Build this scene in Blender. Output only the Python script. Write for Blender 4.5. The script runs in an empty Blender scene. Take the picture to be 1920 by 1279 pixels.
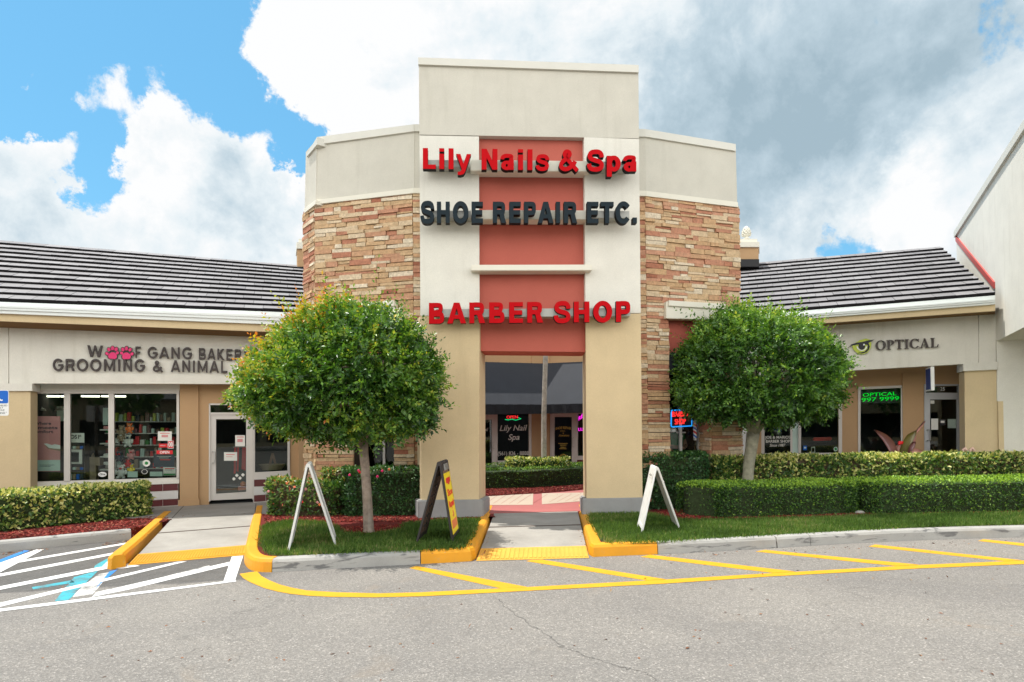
import bpy, bmesh, math, random
import numpy as np
from mathutils import Vector, Matrix
random.seed(7)
rng = np.random.default_rng(7)
sc = bpy.context.scene
col = sc.collection
R = math.radians

# ------------------------------------------------------------------ camera
F = 1200.0                       # focal length in pixels of a 1920 wide picture
PITCH, ROLL, EYE = R(0.9), 0.010, 1.6
PPY = 806 - F*math.tan(PITCH)
cam = bpy.data.cameras.new('camera'); camo = bpy.data.objects.new('camera', cam); col.objects.link(camo)
cam.sensor_width = 36; cam.lens = F/1920*36
cam.shift_y = (PPY-639.5)/1920
cam.clip_end = 2000; cam.clip_start = .05
CR = Matrix.Rotation(R(90)+PITCH, 3, 'X') @ Matrix.Rotation(-ROLL, 3, 'Z')
camo.matrix_world = Matrix.Translation((0, 0, EYE)) @ CR.to_4x4()
sc.camera = camo
CAM = Vector((0, 0, EYE))
def ray(px, py):
    return CR @ Vector(((px-960)/F, -(py-PPY)/F, -1))
def onz(px, py, z=0.0):          # where the sight line of a photo point meets level z
    d = ray(px, py); t = (z-EYE)/d.z
    return CAM + d*t
def aty(px, py, Y):
    d = ray(px, py); return CAM + d*(Y/d.y)

# ------------------------------------------------------------------ light
SUN_EL, SUN_AZ = R(70), R(-70)   # azimuth from +Y (north of the picture) towards +X
sdir = Vector((math.sin(SUN_AZ)*math.cos(SUN_EL), math.cos(SUN_AZ)*math.cos(SUN_EL), math.sin(SUN_EL)))
sl = bpy.data.lights.new('sun', 'SUN'); sl.energy = 3.9; sl.angle = R(.55); sl.color = (1, .955, .87)
so = bpy.data.objects.new('sun', sl); col.objects.link(so)
so.rotation_euler = (-sdir).to_track_quat('-Z', 'Y').to_euler()
sc.view_settings.view_transform = 'Standard'; sc.view_settings.look = 'None'
sc.view_settings.gamma = 1; sc.view_settings.exposure = 0.50
sc.render.film_transparent = False
try:
    sc.cycles.max_bounces = 8; sc.cycles.transparent_max_bounces = 16; sc.cycles.caustics_reflective = False; sc.cycles.caustics_refractive = False
except Exception: pass

# ------------------------------------------------------------------ node helper
class NT:
    def __init__(s, nt): s.nt = nt; nt.nodes.clear()
    def n(s, t, **k):
        nd = s.nt.nodes.new(t)
        for a, b in k.items():
            if a.startswith('i_'):
                nd.inputs[a[2:].replace('_', ' ')].default_value = b
            else: setattr(nd, a, b)
        return nd
    def l(s, a, b): s.nt.links.new(a, b)
    def math(s, op, a, b=None, c=None, clamp=False):
        nd = s.nt.nodes.new('ShaderNodeMath'); nd.operation = op; nd.use_clamp = clamp
        for i, x in enumerate((a, b, c)):
            if x is None: continue
            if isinstance(x, (int, float)): nd.inputs[i].default_value = x
            else: s.l(x, nd.inputs[i])
        return nd.outputs[0]
    def mix(s, f, a, b, blend='MIX'):
        nd = s.nt.nodes.new('ShaderNodeMix'); nd.data_type = 'RGBA'; nd.blend_type = blend
        for sock, x in ((nd.inputs[0], f), (nd.inputs[6], a), (nd.inputs[7], b)):
            if isinstance(x, (int, float)): sock.default_value = x
            elif isinstance(x, tuple): sock.default_value = (*x[:3], 1)
            else: s.l(x, sock)
        return nd.outputs[2]
    def mrange(s, x, a, b, c, d, kind='SMOOTHSTEP'):
        nd = s.nt.nodes.new('ShaderNodeMapRange'); nd.interpolation_type = kind
        s.l(x, nd.inputs[0])
        for i, q in zip((1, 2, 3, 4), (a, b, c, d)): nd.inputs[i].default_value = q
        return nd.outputs[0]
    def ramp(s, x, stops, interp='LINEAR'):
        nd = s.nt.nodes.new('ShaderNodeValToRGB'); cr = nd.color_ramp; cr.interpolation = interp
        while len(cr.elements) < len(stops): cr.elements.new(.5)
        for e, (p, c) in zip(cr.elements, stops): e.position = p; e.color = (*c[:3], 1)
        s.l(x, nd.inputs[0]); return nd.outputs[0]
    def noise(s, vec, scale, detail=4, rough=.55, dist=0.0):
        nd = s.nt.nodes.new('ShaderNodeTexNoise'); nd.inputs['Scale'].default_value = scale
        nd.inputs['Detail'].default_value = detail; nd.inputs['Roughness'].default_value = rough; nd.inputs['Distortion'].default_value = dist
        if vec is not None: s.l(vec, nd.inputs['Vector'])
        return nd.outputs['Fac']

# ------------------------------------------------------------------ sky: Nishita air with cumulus in it
w = bpy.data.worlds.new('World'); sc.world = w; w.use_nodes = True
T = NT(w.node_tree)
tc = T.n('ShaderNodeTexCoord'); dirv = T.n('ShaderNodeVectorMath', operation='NORMALIZE'); T.l(tc.outputs['Generated'], dirv.inputs[0]); D = dirv.outputs[0]
sky = T.n('ShaderNodeTexSky', sky_type='NISHITA', sun_disc=False, sun_elevation=SUN_EL, sun_rotation=SUN_AZ, air_density=1.0, dust_density=.6, ozone_density=2.0)
sep = T.n('ShaderNodeSeparateXYZ'); T.l(D, sep.inputs[0])
wv = T.n('ShaderNodeTexNoise'); wv.inputs['Scale'].default_value = 4.5; wv.inputs['Detail'].default_value = 9; wv.inputs['Roughness'].default_value = .66; T.l(D, wv.inputs['Vector'])
ws = T.n('ShaderNodeVectorMath', operation='SUBTRACT'); T.l(wv.outputs['Color'], ws.inputs[0]); ws.inputs[1].default_value = (.5, .5, .5)
wsc = T.n('ShaderNodeVectorMath', operation='SCALE'); T.l(ws.outputs[0], wsc.inputs[0]); wsc.inputs['Scale'].default_value = .25
wd = T.n('ShaderNodeVectorMath', operation='ADD'); T.l(D, wd.inputs[0]); T.l(wsc.outputs[0], wd.inputs[1]); wn = T.n('ShaderNodeVectorMath', operation='NORMALIZE'); T.l(wd.outputs[0], wn.inputs[0]); DW = wn.outputs[0]
def blob(px, py, rad, wgt, vec=None, soft=.15):      # a patch of sky about one direction
    d = ray(px, py).normalized()
    dp = T.n('ShaderNodeVectorMath', operation='DOT_PRODUCT'); T.l(vec or DW, dp.inputs[0]); dp.inputs[1].default_value = d
    a = math.atan(rad/F)
    return T.math('MULTIPLY', T.mrange(dp.outputs['Value'], math.cos(a), math.cos(a*soft), 0.0, 1.0), wgt)
def total(ls):
    s = ls[0]
    for x in ls[1:]: s = T.math('ADD', s, x)
    return s

def shifted(v):
    q = T.n('ShaderNodeVectorMath', operation='ADD'); T.l(D, q.inputs[0]); q.inputs[1].default_value = v; return q.outputs[0]
def puff(vec):
    a = T.noise(vec, 4.6, 10, .62, .35); b = T.noise(vec, 13, 8, .62, .2)
    return T.math('ADD', T.math('MULTIPLY', T.math('SUBTRACT', a, .5), 2.2), T.math('MULTIPLY', T.math('SUBTRACT', b, .5), 1.5))
fbm = puff(D); fb2 = puff(shifted((-.012, .0, .030)))
bias = total([blob(*q) for q in [
    (1500, 250, 1100, .70), (930, 60, 420, .45),
    (120, 0, 330, -.75), (420, 165, 230, -.85), (555, 280, 120, -.6), (10, 180, 170, -.8), (150, 352, 85, -.85), (590, 330, 70, -.4),
    (118, 128, 80, .95), (215, 230, 140, 1.05), (370, 330, 190, 1.1), (500, 400, 160, 1.0), (150, 470, 250, 1.0), (0, 305, 95, 1.05), (540, 470, 130, .8), (-60, 430, 160, .8),
    (300, 10, 130, .86), (600, 110, 190, 1.05), (760, 60, 260, .7), (1600, 455, 80, -.62), (1880, 60, 90, -.3)]])
dens = T.math('ADD', fbm, T.math('ADD', bias, -.02))
cover = T.mrange(dens, -.02, .30, 0, 1)
# brightness inside the cloud: bellies turned from the light are greyer, grey banks to the right
gray = total([blob(*q) for q in [(1580, 330, 480, .44), (1400, 350, 260, .24), (480, 350, 120, .18), (300, 330, 120, .10), (1750, 330, 260, .22), (1500, 60, 420, .18), (1300, 180, 260, .12), (450, 410, 130, .26), (120, 480, 200, .16), (1000, 150, 320, .06),
    (1800, 420, 150, -.30), (1600, 480, 200, -.50), (1850, 300, 160, -.35), (1230, 120, 160, -.1), (720, 150, 300, -.2)]])
gn = T.noise(D, 3.6, 8, .60, .5)
emb = T.math('MULTIPLY', T.math('SUBTRACT', fb2, fbm), .55)
thin = T.mrange(dens, .25, .95, .0, .10)
gfac = T.math('ADD', T.math('ADD', gray, emb), T.math('ADD', thin, T.math('MULTIPLY', T.math('SUBTRACT', gn, .5), 1.25)), clamp=True)
ccol = T.ramp(gfac, [(0, (7.0, 7.05, 7.1)), (.3, (5.75, 6.3, 6.6)), (.65, (3.85, 4.75, 5.35)), (1, (2.7, 3.6, 4.2))])
back = T.math('ADD', 1.0, T.math('MULTIPLY', T.mrange(sep.outputs['Y'], -.02, -.5, 0, 1), T.mrange(sep.outputs['Z'], .30, .75, 2.5, .35)))  # added fill: unseen clouds behind the viewer brightened, mostly low, to light the fronts
cb = T.n('ShaderNodeVectorMath', operation='SCALE'); T.l(ccol, cb.inputs[0]); T.l(back, cb.inputs['Scale']); CBO = T.mix(T.mrange(sep.outputs['Y'], .05, -.35, 0, 1), cb.outputs[0], T.mix(1.0, cb.outputs[0], (1.04, 1.0, .93), 'MULTIPLY'))  # those unseen clouds are also tinted warm to offset the cool ambient light
skb = T.mix(.6, T.mix(1.0, sky.outputs[0], (1.25, 1.7, 1.5), 'MULTIPLY'), (.80, 3.2, 5.9))
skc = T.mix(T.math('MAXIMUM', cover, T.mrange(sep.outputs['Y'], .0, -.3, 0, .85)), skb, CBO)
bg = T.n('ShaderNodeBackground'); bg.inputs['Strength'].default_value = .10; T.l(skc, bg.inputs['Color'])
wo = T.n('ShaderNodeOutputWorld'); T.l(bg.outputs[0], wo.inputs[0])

# ------------------------------------------------------------------ materials
def mat(name, c, rough=.85, var=.10, vs=3.0, bump=0.0, bs=60, metal=0.0, spec=.4, stain=0.0, stainc=(.1, .09, .07), attr=None, dist=.01, fine=0.0, coat=0.0):
    m = bpy.data.materials.new(name); m.use_nodes = True; t = NT(m.node_tree)
    tc = t.n('ShaderNodeTexCoord'); O = tc.outputs['Object']
    if attr:                                     # palette picked per face
        a = t.n('ShaderNodeAttribute', attribute_name='var'); cc = t.ramp(a.outputs['Fac'], attr)
    else: cc = t.mix(0.0, tuple(c), tuple(c))
    nz = t.noise(O, vs, 6, .6)
    cc = t.mix(1.0, cc, t.ramp(nz, [(.25, (1-var,)*3), (.75, (1+var,)*3)]), 'MULTIPLY')
    if fine:
        cc = t.mix(1.0, cc, t.ramp(t.noise(O, bs, 3, .7), [(.3, (1-fine,)*3), (.7, (1+fine,)*3)]), 'MULTIPLY')
    if stain:
        mp = t.n('ShaderNodeMapping'); mp.inputs['Scale'].default_value = (5, 5, .5); t.l(O, mp.inputs[0])
        sn = t.noise(mp.outputs[0], 1.0, 5, .6)
        cc = t.mix(t.mrange(sn, .52, .8, 0, stain), cc, tuple(stainc))
    b = t.n('ShaderNodeBsdfPrincipled'); t.l(cc, b.inputs['Base Color'])
    b.inputs['Roughness'].default_value = rough; b.inputs['Metallic'].default_value = metal; b.inputs['Specular IOR Level'].default_value = spec
    if coat: b.inputs['Coat Weight'].default_value = coat
    if bump:
        bp = t.n('ShaderNodeBump'); bp.inputs['Strength'].default_value = bump; bp.inputs['Distance'].default_value = dist
        t.l(t.noise(O, bs, 5, .65), bp.inputs['Height']); t.l(bp.outputs[0], b.inputs['Normal'])
    o = t.n('ShaderNodeOutputMaterial'); t.l(b.outputs[0], o.inputs[0])
    return m
def emit(name, c, s):
    m = bpy.data.materials.new(name); m.use_nodes = True; t = NT(m.node_tree)
    e = t.n('ShaderNodeEmission'); e.inputs[0].default_value = (*c, 1); e.inputs[1].default_value = s
    o = t.n('ShaderNodeOutputMaterial'); t.l(e.outputs[0], o.inputs[0]); return m
def glassmat(name, tint=(.9, .95, .93), base=.10):
    m = bpy.data.materials.new(name); m.use_nodes = True; t = NT(m.node_tree)
    tr = t.n('ShaderNodeBsdfTransparent'); tr.inputs[0].default_value = (*tint, 1)
    g = t.n('ShaderNodeBsdfGlossy'); g.inputs['Roughness'].default_value = .01
    fr = t.n('ShaderNodeFresnel'); fr.inputs[0].default_value = 1.45
    f = t.math('ADD', fr.outputs[0], base, clamp=True)
    mx = t.n('ShaderNodeMixShader'); t.l(f, mx.inputs[0]); t.l(tr.outputs[0], mx.inputs[1]); t.l(g.outputs[0], mx.inputs[2])
    o = t.n('ShaderNodeOutputMaterial'); t.l(mx.outputs[0], o.inputs[0]); return m
def leafmat(name, stops, gloss=.35, trans=.30, rough=.38):
    m = bpy.data.materials.new(name); m.use_nodes = True; t = NT(m.node_tree)
    a = t.n('ShaderNodeAttribute', attribute_name='var')
    c = t.ramp(a.outputs['Fac'], stops)
    b = t.n('ShaderNodeBsdfPrincipled'); t.l(c, b.inputs['Base Color']); b.inputs['Roughness'].default_value = rough; b.inputs['Specular IOR Level'].default_value = gloss
    tl = t.n('ShaderNodeBsdfTranslucent'); t.l(t.mix(1.0, c, (1.5, 1.5, .6), 'MULTIPLY'), tl.inputs[0])
    mx = t.n('ShaderNodeMixShader'); mx.inputs[0].default_value = trans; t.l(b.outputs[0], mx.inputs[1]); t.l(tl.outputs[0], mx.inputs[2])
    o = t.n('ShaderNodeOutputMaterial'); t.l(mx.outputs[0], o.inputs[0]); return m

STUC = dict(rough=.92, bump=.45, bs=90, dist=.006, spec=.2)
MT = dict(
 greige=mat('greige stucco', (.545, .52, .455), var=.06, vs=2.6, stain=.30, stainc=(.36, .34, .28), fine=.08, **STUC),
 cream=mat('cream stucco', (.68, .655, .59), var=.06, vs=2.6, stain=.30, stainc=(.44, .41, .34), fine=.08, **STUC),
 tan=mat('tan stucco', (.60, .475, .295), var=.06, vs=2.6, stain=.28, stainc=(.43, .33, .20), fine=.08, **STUC),
 shoptan=mat('brown tan stucco', (.47, .30, .165), var=.04, vs=1.5, fine=.05, **STUC),
 red=mat('brick red stucco', (.45, .118, .088), var=.05, vs=2.0, fine=.06, **STUC),
 ledge=mat('cream trim', (.70, .67, .58), var=.03, rough=.7, stain=.10, stainc=(.42, .40, .33)),
 plinth=mat('grey painted plinth', (.30, .30, .30), var=.10, vs=3, stain=.2, stainc=(.16, .14, .12), **STUC),
 gutter=mat('white gutter', (.70, .73, .72), rough=.4, var=.03),
 soffit=mat('brown soffit', (.20, .115, .045), rough=.9),
 tile=mat('grey concrete roof tile', 0, rough=.8, var=.08, vs=6, bump=.3, bs=50, attr=[(0, (.185, .178, .185)), (.5, (.22, .21, .217)), (1, (.255, .246, .253))]),
 tilebutt=mat('dark tile edge', (.012, .011, .012), rough=.95, spec=.1),
 stone=mat('ledge stone', 0, rough=.9, var=.18, vs=14, bump=.9, bs=28, dist=.012, spec=.2, fine=.12, attr=[(0, (.33, .13, .08)), (.18, (.42, .19, .12)), (.36, (.48, .255, .165)), (.52, (.49, .315, .175)), (.68, (.53, .375, .225)), (.84, (.58, .45, .305)), (1, (.63, .53, .40))]),
 mortar=mat('dark mortar', (.07, .05, .04), rough=1),
 frame=mat('pale painted aluminium', (.60, .56, .52), rough=.45, var=.03),
 alum=mat('grey door aluminium', (.40, .40, .41), rough=.4, var=.03, metal=.3),
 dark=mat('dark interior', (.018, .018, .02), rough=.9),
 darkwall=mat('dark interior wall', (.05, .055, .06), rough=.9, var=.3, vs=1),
 metal=mat('brushed metal', (.45, .44, .42), rough=.35, metal=.9),
 maroon=mat('maroon tile', (.115, .028, .03), rough=.35, var=.12, vs=8),
 whitetile=mat('white band tile', (.62, .60, .58), rough=.4, var=.05),
 awning=mat('charcoal awning cloth', (.034, .038, .048), rough=.85, var=.10, vs=2), valance=mat('black valance cloth', (.012, .013, .017), rough=.9, var=.2, vs=4),
 letred=mat('red acrylic letter face', (.45, .003, .007), rough=.55, var=.03, spec=.06),
 letside=mat('black letter return', (.010, .011, .013), rough=.6, spec=.1),
 letslate=mat('slate letter face', (.011, .020, .027), rough=.5, var=.04, spec=.12),
 letbrown=mat('dark brown letter', (.045, .032, .030), rough=.5),
 raceway=mat('grey raceway', (.42, .42, .39), rough=.5),
 pink=mat('pink paw', (.75, .02, .16), rough=.4),
 lime=mat('lime paint', (.47, .55, .06), rough=.5), white=mat('white paint', (.80, .80, .78), rough=.5), black=mat('black paint', (.012, .012, .014), rough=.5),
 offwhite=mat('worn white plastic', (.66, .66, .64), rough=.55, var=.10, vs=9, stain=.25, stainc=(.35, .32, .27)),
 blackplastic=mat('black plastic', (.028, .024, .024), rough=.55, var=.1),
 brownplastic=mat('brown plastic', (.20, .115, .08), rough=.6, var=.25, vs=9),
 yellow=mat('yellow vinyl', (.86, .66, .012), rough=.45), redv=mat('red vinyl', (.66, .012, .018), rough=.45), orange=mat('orange vinyl', (.75, .20, .06), rough=.5),
 blue=mat('blue sign face', (.0, .115, .52), rough=.4),
 gold=mat('gold lettering', (.55, .38, .07), rough=.5), paper=mat('paper', (.72, .71, .66), rough=.8), teal=mat('pale aqua print', (.52, .66, .60), rough=.7),
 posterpink=mat('pink print', (.62, .27, .27), rough=.7), skin=mat('skin', (.55, .30, .21), rough=.6), green=mat('green cloth', (.03, .22, .06), rough=.9), jeans=mat('dark cloth', (.03, .035, .06), rough=.9),
 navy=mat('navy print', (.02, .035, .06), rough=.6), cardboard=mat('cardboard', (.34, .26, .18), rough=.9),
 flashing=mat('red metal flashing', (.46, .07, .06), rough=.45), coping=mat('metal coping', (.60, .585, .53), rough=.5, var=.04),
 glass=glassmat('shop glass', base=.0), glassd=glassmat('door glass', base=.03),
 light=emit('fluorescent tube', (1, .93, .72), 4.0), neonred=emit('red neon', (1, .03, .03), 1.1), neonblue=emit('blue neon', (.02, .35, 1), .8), neonpink=emit('magenta neon', (1, .02, .75), 1.5), neongreen=emit('green neon', (.02, .8, .25), .8), led=emit('green LED', (0, 1, .05), .55),
)
# ------------------------------------------------------------------ mesh building
class Wall:                      # an upright plane: u runs to the right in the picture, n faces the viewer
    def __init__(s, p, deg):
        a = R(deg); s.p = Vector((p[0], p[1], 0)); s.u = Vector((math.cos(a), math.sin(a), 0)); s.n = Vector((math.sin(a), -math.cos(a), 0))
    def at(s, px, py, w=0.0):
        d = ray(px, py); q = s.p + s.n*w
        return CAM + d*((q-CAM).dot(s.n)/d.dot(s.n))
    def uz(s, px, py, w=0.0):
        P = s.at(px, py, w); return (P-s.p).dot(s.u), P.z
    def pt(s, u, z, w=0.0):
        return s.p + s.u*u + s.n*w + Vector((0, 0, z))
    def off(s, w): 
        q = Wall((0, 0), 0); q.p = s.p + s.n*w; q.u = s.u; q.n = s.n; return q
class MB:
    def __init__(s): s.v = []; s.f = []; s.m = []; s.a = []
    def add(s, vs, fs, m=0, var=0.5):
        o = len(s.v); s.v += [tuple(x) for x in vs]
        for i, f in enumerate(fs):
            s.f.append([o+k for k in f]); s.m.append(m[i] if isinstance(m, list) else m); s.a.append(var)
        return s
    def prism(s, A, B, m=0, side=None, var=.5):
        n = len(A); side = m if side is None else side
        fs = [list(range(n)), list(range(2*n-1, n-1, -1))] + [[i, i+n, (i+1) % n+n, (i+1) % n] for i in range(n)]
        return s.add(list(A)+list(B), fs, [m, m]+[side]*n, var)
    def wp(s, W, pts, w0, w1, m=0, side=None, var=.5):        # photo outline on wall W, from w0 (back) to w1 (front)
        A = [W.at(x, y, w1) for x, y in pts]; B = [p + W.n*(w0-w1) for p in A]
        return s.prism(A, B, m, side, var)
    def wb(s, W, u0, u1, z0, z1, w0, w1, m=0, var=.5, side=None):
        c = [(u0, z0), (u1, z0), (u1, z1), (u0, z1)]
        return s.prism([W.pt(u, z, w1) for u, z in c], [W.pt(u, z, w0) for u, z in c], m, side, var)
    def slab(s, P, dz, m=0, side=None):                        # polygon (3D points) thickened downwards
        return s.prism(P, [Vector(p)-Vector((0, 0, dz)) for p in P], m, side)
    def bar(s, a, b, x, y, m=0, var=.5):                        # box from a to b with half-axes x, y
        a = Vector(a); b = Vector(b)
        c = [-x-y, x-y, x+y, -x+y]
        return s.prism([a+q for q in c], [b+q for q in c], m, None, var)
    def tube(s, P, rad, n=8, m=0, caps=True, var=.5):
        P = [Vector(p) for p in P]; rings = []
        if not hasattr(rad, '__len__'): rad = [rad]*len(P)
        t0 = None
        for i, p in enumerate(P):
            t = (P[min(i+1, len(P)-1)]-P[max(i-1, 0)]).normalized()
            if t0 is None:
                x = t.orthogonal().normalized()
            else: x = (x - t*x.dot(t)).normalized()
            t0 = t; y = t.cross(x)
            rings.append([p+(x*math.cos(2*math.pi*k/n)+y*math.sin(2*math.pi*k/n))*rad[i] for k in range(n)])
        vs = [v for r in rings for v in r]; fs = []
        for i in range(len(P)-1):
            for k in range(n): fs.append([i*n+k, i*n+(k+1) % n, (i+1)*n+(k+1) % n, (i+1)*n+k])
        if caps: fs += [list(range(n-1, -1, -1)), list(range((len(P)-1)*n, len(P)*n))]
        return s.add(vs, fs, m, var)
    def ball(s, c, r, m=0, nu=12, nv=8, var=.5, rot=None):
        if not hasattr(r, '__len__'): r = (r, r, r)
        vs = []; fs = []
        for i in range(nv+1):
            th = math.pi*i/nv
            for k in range(nu):
                ph = 2*math.pi*k/nu
                v = Vector((r[0]*math.sin(th)*math.cos(ph), r[1]*math.sin(th)*math.sin(ph), r[2]*math.cos(th)))
                if rot: v = rot @ v
                vs.append(Vector(c)+v)
        for i in range(nv):
            for k in range(nu):
                fs.append([i*nu+k, (i+1)*nu+k, (i+1)*nu+(k+1) % nu, i*nu+(k+1) % nu])
        return s.add(vs, fs, m, var)
    def lathe(s, c, prof, n=16, m=0):
        c = Vector(c); vs = [c+Vector((r*math.cos(2*math.pi*k/n), r*math.sin(2*math.pi*k/n), z)) for r, z in prof for k in range(n)]; fs = []
        for i in range(len(prof)-1):
            for k in range(n): fs.append([i*n+k, i*n+(k+1) % n, (i+1)*n+(k+1) % n, (i+1)*n+k])
        fs += [list(range(n-1, -1, -1)), list(range((len(prof)-1)*n, len(prof)*n))]
        return s.add(vs, fs, m)
    SPLIT = {'wall', 'pier', 'coping', 'ledge', 'tile_course', 'window_sill', 'bolt', 'eye', 'wall_core', 'stone_cladding', 'pavement_joint', 'window_lettering_'}
    def groups(s):                 # pieces that touch, as separate builders
        n = len(s.v); par = list(range(n))
        def find(x):
            while par[x] != x: par[x] = par[par[x]]; x = par[x]
            return x
        for fc in s.f:
            for k in fc[1:]: par[find(k)] = find(fc[0])
        V = np.array(s.v); root = np.array([find(i) for i in range(n)]); ids = np.unique(root)
        lo = np.array([V[root == i].min(0) for i in ids]); hi = np.array([V[root == i].max(0) for i in ids]); g = list(range(len(ids)))
        def gf(x):
            while g[x] != x: x = g[x]
            return x
        for i in range(len(ids)):
            t = np.where(((lo[i]-.05 <= hi) & (hi[i]+.05 >= lo)).all(1))[0]
            for k in t: g[gf(k)] = gf(i)
        cl = {int(r): gf(i) for i, r in enumerate(ids)}; out = {}
        for fc, m_, a_ in zip(s.f, s.m, s.a): out.setdefault(cl[int(root[fc[0]])], []).append((fc, m_, a_))
        res = []
        for fl in out.values():
            mb = MB(); mp = {}
            for fc, m_, a_ in fl:
                for k in fc:
                    if k not in mp: mp[k] = len(mb.v); mb.v.append(s.v[k])
                mb.f.append([mp[k] for k in fc]); mb.m.append(m_); mb.a.append(a_)
            res.append(mb)
        return res
    def build(s, name, mats, parent=None, smooth=False, weld=False, bevel=0.0):
        if name in MB.SPLIT and parent is not None:
            gs = s.groups()
            if len(gs) > 1: return [q._build(name, mats, parent, smooth, weld, bevel) for q in gs][0]
        return s._build(name, mats, parent, smooth, weld, bevel)
    def _build(s, name, mats, parent=None, smooth=False, weld=False, bevel=0.0):
        me = bpy.data.meshes.new(name)
        o = origin(parent); vs = [(x-o.x, y-o.y, z-o.z) for x, y, z in s.v]
        me.from_pydata(vs, [], s.f)
        if not isinstance(mats, (list, tuple)): mats = [mats]
        for m_ in mats: me.materials.append(MT[m_] if isinstance(m_, str) else m_)
        me.polygons.foreach_set('material_index', s.m)
        at = me.attributes.new('var', 'FLOAT', 'FACE'); at.data.foreach_set('value', s.a)
        bm = bmesh.new(); bm.from_mesh(me)
        if weld: bmesh.ops.remove_doubles(bm, verts=bm.verts, dist=1e-4)
        bmesh.ops.recalc_face_normals(bm, faces=bm.faces)
        if bevel:
            ed = [e for e in bm.edges if len(e.link_faces) == 2 and e.calc_face_angle(0) > .6]
            bmesh.ops.bevel(bm, geom=ed, offset=bevel, segments=2, affect='EDGES', clamp_overlap=True)
        bm.to_mesh(me); bm.free()
        if smooth:
            me.polygons.foreach_set('use_smooth', [True]*len(me.polygons))
        ob = bpy.data.objects.new(name, me); col.objects.link(ob)
        if parent: ob.parent = parent
        return ob
ORI = {}
def origin(o):
    if o is None: return Vector((0, 0, 0))
    return ORI.get(o.name, Vector((0, 0, 0)))
def thing(name, label, cat, loc, group=None):
    o = bpy.data.objects.new(name, None); col.objects.link(o); o.location = loc; o.empty_display_size = .2
    ORI[o.name] = Vector(loc); o['label'] = label; o['category'] = cat
    if group: o['group'] = group
    return o
def tag(o, label, cat, group=None):
    o['label'] = label; o['category'] = cat
    if group: o['group'] = group
    return o
def kind(o, k, label=None):
    o['kind'] = k
    if label: o['label'] = label
    return o
def sub(o, parent):              # an already built mesh (world coordinates) becomes a child of a part
    o.parent = parent; return o

# ---- lettering: the outline comes from Blender's own text, the depth is modelled here
def text2d(body, bold=0.0, shear=0.0, space=1.0, res=4):
    cu = bpy.data.curves.new('lettering', 'FONT'); cu.body = body; cu.offset = bold; cu.shear = shear; cu.space_character = space; cu.resolution_u = res
    ob = bpy.data.objects.new('lettering', cu); col.objects.link(ob)
    dg = bpy.context.evaluated_depsgraph_get(); me = bpy.data.meshes.new_from_object(ob.evaluated_get(dg))
    bm = bmesh.new(); bm.from_mesh(me); bmesh.ops.remove_doubles(bm, verts=bm.verts, dist=1e-5)
    vs = [(v.co.x, v.co.y) for v in bm.verts]; fs = [[v.index for v in f.verts] for f in bm.faces]
    bm.free(); bpy.data.meshes.remove(me); bpy.data.objects.remove(ob); bpy.data.curves.remove(cu)
    return vs, fs
CAPH = None
def glyphs(body, bold=0.0, shear=0.0, space=1.0, res=4, split=True):
    """list of (verts, faces) per letter, x in 0..1 over the whole line, y in cap heights"""
    global CAPH
    if CAPH is None: CAPH = max(y for x, y in text2d('H')[0])
    vs, fs = text2d(body, bold, shear, space, res)
    x0 = min(v[0] for v in vs); x1 = max(v[0] for v in vs); ch = CAPH+bold
    V = [((x-x0)/(x1-x0), (y+bold*.0)/ch) for x, y in vs]
    if not split: return [(V, fs)]
    par = list(range(len(V)))
    def find(a):
        while par[a] != a: par[a] = par[par[a]]; a = par[a]
        return a
    for f in fs:
        for k in f[1:]: par[find(k)] = find(f[0])
    isl = {}
    for i, f in enumerate(fs): isl.setdefault(find(f[0]), []).append(f)
    items = []
    for r, ff in isl.items():
        xs = [V[k][0] for f in ff for k in f]; items.append([min(xs), max(xs), ff])
    items.sort(key=lambda t: t[0]); out = []
    for it in items:
        if out and it[0] < out[-1][1]-.35*min(it[1]-it[0], out[-1][1]-out[-1][0]):
            out[-1][1] = max(out[-1][1], it[1]); out[-1][2] += it[2]
        else: out.append(it)
    res_ = []
    for a, b, ff in out:
        idx = sorted({k for f in ff for k in f}); mp = {k: i for i, k in enumerate(idx)}
        res_.append(([V[k] for k in idx], [[mp[k] for k in f] for f in ff]))
    return res_
def letters(body, W, BL, BR, h, w0, w1, mats, parent, name='letter', bold=0.0, shear=0.0, space=1.0, split=True, hr=None, arch=0.0, res=4, rim=0.0):
    hr = hr or h; made = []
    for V, Fs in glyphs(body, bold, shear, space, res, split):
        def pos(x, y, w):
            px = BL[0]+(BR[0]-BL[0])*x; py = BL[1]+(BR[1]-BL[1])*x-(h+(hr-h)*x)*y - arch*(1-(2*x-1)**2)
            return W.at(px, py, w)
        mb = MB(); n = len(V)
        A = [pos(x, y, w1) for x, y in V]; B = [p+W.n*(w0-w1) for p in A]
        cnt = {}
        for f in Fs:
            for a, b in zip(f, f[1:]+f[:1]): cnt[(a, b)] = 1
        fs = [list(f) for f in Fs]+[[k+n for k in reversed(f)] for f in Fs]; ms = [0]*len(Fs)+[len(mats)-1]*len(Fs)
        for (a, b) in cnt:
            if (b, a) not in cnt: fs.append([a, a+n, b+n, b]); ms.append(len(mats)-1)
        mb.add(A+B, fs, ms); made.append(mb)
    if split: return [m.build(name, mats, parent) for m in made]
    return made[0].build(name, mats, parent)
def ell(cx, cy, rx, ry, n=20, rot=0.0):
    c, s_ = math.cos(rot), math.sin(rot)
    return [(cx+rx*math.cos(t)*c-ry*math.sin(t)*s_, cy+rx*math.cos(t)*s_+ry*math.sin(t)*c) for t in [2*math.pi*k/n for k in range(n)]]
def rect(x0, y0, x1, y1): return [(x0, y0), (x1, y0), (x1, y1), (x0, y1)]

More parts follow.
